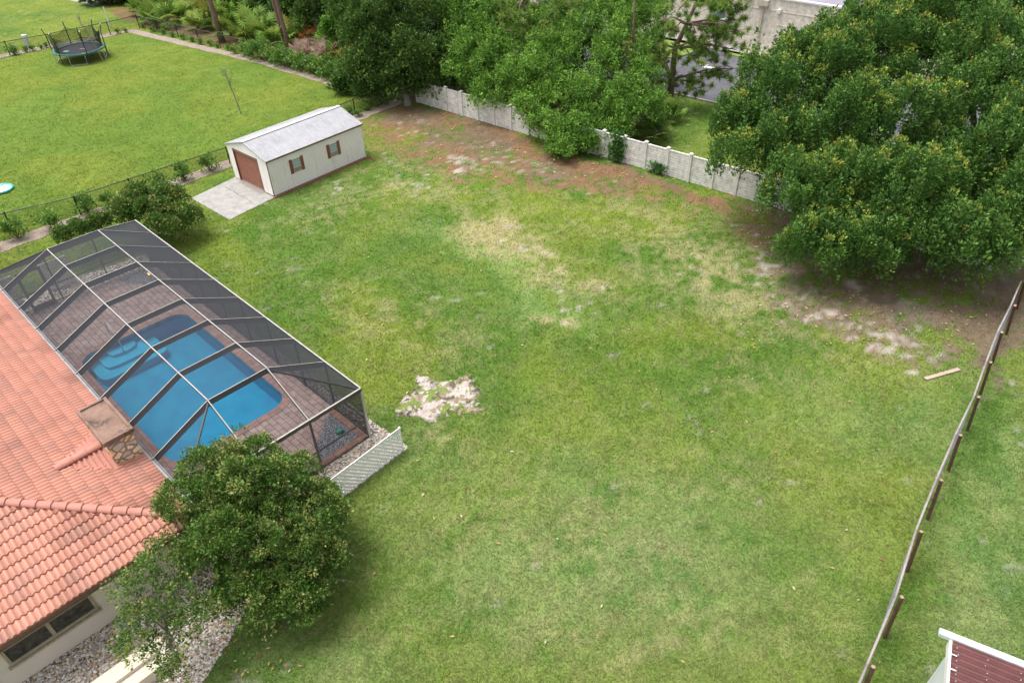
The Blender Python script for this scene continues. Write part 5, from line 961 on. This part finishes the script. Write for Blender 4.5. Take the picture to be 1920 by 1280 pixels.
b = B(); b.box(.36, 4.4, -3.1, -.1, 0, 2.2); b.build('wall', M('pale_green_siding', (.6, .64, .62), (.55, .6, .58), 2, .6, .1), nsd); hard([rA+Vector((-.2, -.2, 0)), rB, rB+Vector((-2, -3, 0)), rA+Vector((-2, -3, 0))])
# ---------------------------------------------------------------- bare sand patch (raised, lumpy)
def sand_patch():
    c = at(825, 748); n = 150; V = []; C = []; F = []
    xs = np.linspace(-2.3, 2.3, n); ys = np.linspace(-1.7, 1.7, n); X, Y = np.meshgrid(xs, ys, indexing='ij'); wx_ = c.x+X; wy = c.y+Y; px, py = topix(wx_, wy)
    e = 1-np.sqrt(((px-826)/84)**2+(((py-747)-(-.08)*(px-826))/42)**2); nz = fbm(wx_, wy, .5, 5); e = e+(nz-.5)*1.1+(fbm(wx_, wy, .16, 7)-.5)*.5; h = sstep(.0, .35, e)*(.05+.14*fbm(wx_, wy, .45, 6))*(.6+.6*fbm(wx_, wy, .2, 8))-.02*(1-sstep(-.05, .1, e))-.012
    t = fbm(wx_, wy, .3, 9); col = np.where((t > .55)[..., None], np.array([.30, .24, .17]), np.array([.47, .41, .37]))*(.62+.6*fbm(wx_, wy, .12, 10))[..., None]; gg = ((fbm(wx_, wy, .35, 12)+.25*fbm(wx_, wy, .1, 15) > .68) | (e < .10))[..., None]; col = np.where(gg, np.array([.17, .22, .06]), col); dk = (fbm(wx_, wy, .3, 14) > .66)[..., None]; col = np.where(dk, np.array([.13, .10, .09]), col)
    v = np.stack([wx_-c.x, wy-c.y, h], -1).reshape(-1, 3); i = np.arange(n*n).reshape(n, n); q = np.stack([i[:-1, :-1], i[1:, :-1], i[1:, 1:], i[:-1, 1:]], -1).reshape(-1, 4); hm = h.ravel()[q].max(1) > -.012; q = q[hm]
    me = bpy.data.meshes.new('bare_sand_patch'); me.from_pydata(v.tolist(), [], q.tolist()); a = me.color_attributes.new('Col', 'FLOAT_COLOR', 'POINT'); c4 = np.ones((n*n, 4), np.float32); c4[:, :3] = col.reshape(-1, 3); a.data.foreach_set('color', c4.ravel()); me.materials.append(vcol_mat('sand', .95, 0, .8, 30, .2, .1)); o = bpy.data.objects.new('bare_sand_patch', me); COL.objects.link(o); o.location = c; o['kind'] = 'structure'
sand_patch()
# ---------------------------------------------------------------- pebbles and grass (stuff)
def pebbles():
    rg = np.random.default_rng(9); N_ = 9000; pts = []
    regs = [[uvw(-17.5, 5.0), uvw(-15.95, 5.0), uvw(-16.1, 10.55), uvw(-17.5, 10.55)], GB+[uvw(-17.1, -6), uvw(-17.1, 3.2), uvw(-16.0, 5.2)]]
    out = []
    for R_, cnt_ in zip(regs, (3500, 9500)):
        xs = [p.x for p in R_]; ys = [p.y for p in R_]; x = rg.uniform(min(xs), max(xs), cnt_*3); y = rg.uniform(max(min(ys), 7.5), max(ys), cnt_*3); k = in_poly(x, y, R_); out.append(np.stack([x[k], y[k]], 1)[:cnt_])
    P = np.concatenate(out); n = len(P); s = .026+.034*rg.random(n)
    base = np.array([(1, 0, 0), (0, 1, 0), (-1, 0, 0), (0, -1, 0), (0, 0, .75), (0, 0, -.4)]); tri = [(0, 1, 4), (1, 2, 4), (2, 3, 4), (3, 0, 4)]
    az = rg.random(n)*2*PI; el = .6+.6*rg.random(n); B3 = base[None]*np.stack([s, s*el, s*.8], 1)[:, None, :]; ca, sa_ = np.cos(az)[:, None], np.sin(az)[:, None]; R3 = np.stack([B3[..., 0]*ca-B3[..., 1]*sa_, B3[..., 0]*sa_+B3[..., 1]*ca, B3[..., 2]+.035], -1); R3[..., :2] += P[:, None, :]
    V = np.concatenate([R3[:, t, :] for t in tri], 1).reshape(-1, 3); pal = np.array([(.7, .66, .6), (.55, .46, .36), (.76, .74, .7), (.5, .36, .22), (.4, .33, .3)]); C = np.repeat(pal[rg.integers(0, 5, n)]*(.8+.35*rg.random(n))[:, None], 12, 0)
    o = npmesh('pebbles', V, 3, C, vcol_mat('pebble', .7, 0, 0, 0, 0, .3)); tag(o, 'loose pale river pebbles covering the beds by the house and the lattice', 'pebbles', kind='stuff')
pebbles()
def grass():
    rg = np.random.default_rng(5); n = 900000; px = rg.uniform(-160, 2080, n); py = rg.uniform(-20, 1420, n)**1.0
    d = _f[None]+_r[None]*((px-960)/CF)[:, None]-_u[None]*((py-640)/CF)[:, None]; t = -CH/d[:, 2]; x = t*d[:, 0]; y = t*d[:, 1]; k = t < 95; x, y, t = x[k], y[k], t[k]
    bad = np.zeros(len(x), bool)
    for P in HARD: bad |= in_poly(x, y, P)
    x, y, t = x[~bad], y[~bad], t[~bad]; c, bare = ground_col(x, y); keep = rg.random(len(x)) > bare*.93; x, y, t, c = x[keep], y[keep], t[keep], c[keep]; n = len(x)
    sc = np.clip(t/26, .8, 1.5); az = rg.random(n)*2*PI; tall = .75+.7*fbm(x, y, 1.3, 91, 3); L = .068*sc**.3*tall*(.6+.8*rg.random(n)); w = .020*sc*(.7+.6*rg.random(n)); lean = rg.normal(size=(n, 2))*.9
    b0 = np.stack([x, y, np.full(n, .0)], 1); s = np.stack([np.cos(az), np.sin(az), np.zeros(n)], 1)*w[:, None]/2; tip = b0+np.stack([lean[:, 0]*L, lean[:, 1]*L, L], 1)
    V = np.stack([b0-s, b0+s, tip], 1).reshape(-1, 3); f_ = (.62+.76*rg.random(n))[:, None]; hue = rg.random(n)[:, None]; C = c*1.12*f_*(1+np.array([.22, .05, .0])*(hue-.4)); dry = rg.random(n) < .05; C[dry] = DRY*(.8+.4*rg.random(dry.sum()))[:, None]
    C = np.clip(C, .01, .9); o = npmesh('lawn_grass', V, 3, np.repeat(C, 3, 0), M_BLADE); tag(o, 'short patchy green grass covering the lawns', 'grass', kind='stuff')
grass()
def litter():
    rg = np.random.default_rng(15); V = []; C = []; pal = np.array([(.5, .4, .12), (.45, .3, .15), (.3, .16, .08), (.55, .5, .3)])
    for (px0, px1, py0, py1, n) in ((520, 1500, 420, 760, 60), (380, 560, 1150, 1270, 60), (640, 900, 900, 1100, 20), (720, 1300, 210, 340, 500), (1380, 1850, 420, 650, 500), (560, 1700, 400, 1250, 90)):
        px = rg.uniform(px0, px1, n); py = rg.uniform(py0, py1, n)
        for a, c_ in zip(px, py):
            p = at(a, c_)
            if any(in_poly(np.array([p.x]), np.array([p.y]), P)[0] for P in HARD): continue
            z = rg.random()*2*PI; l = .03+.05*rg.random()*(1+p.y/60); d = Vector((math.cos(z), math.sin(z), 0)); e_ = Vector((-d.y, d.x, 0)); q = p+Vector((0, 0, .04+.03*rg.random()))
            V += [tuple(q-d*l), tuple(q+e_*l*.45+Vector((0, 0, .012))), tuple(q+d*l), tuple(q-e_*l*.45+Vector((0, 0, .012)))]; C += [tuple(pal[rg.integers(0, 4)]*(.7+.5*rg.random()))]*4
    o = npmesh('fallen_leaves', np.array(V), 4, np.array(C), m_leaf); tag(o, 'dry yellow and brown fallen leaves scattered over the lawn', 'leaves', kind='stuff')
litter()
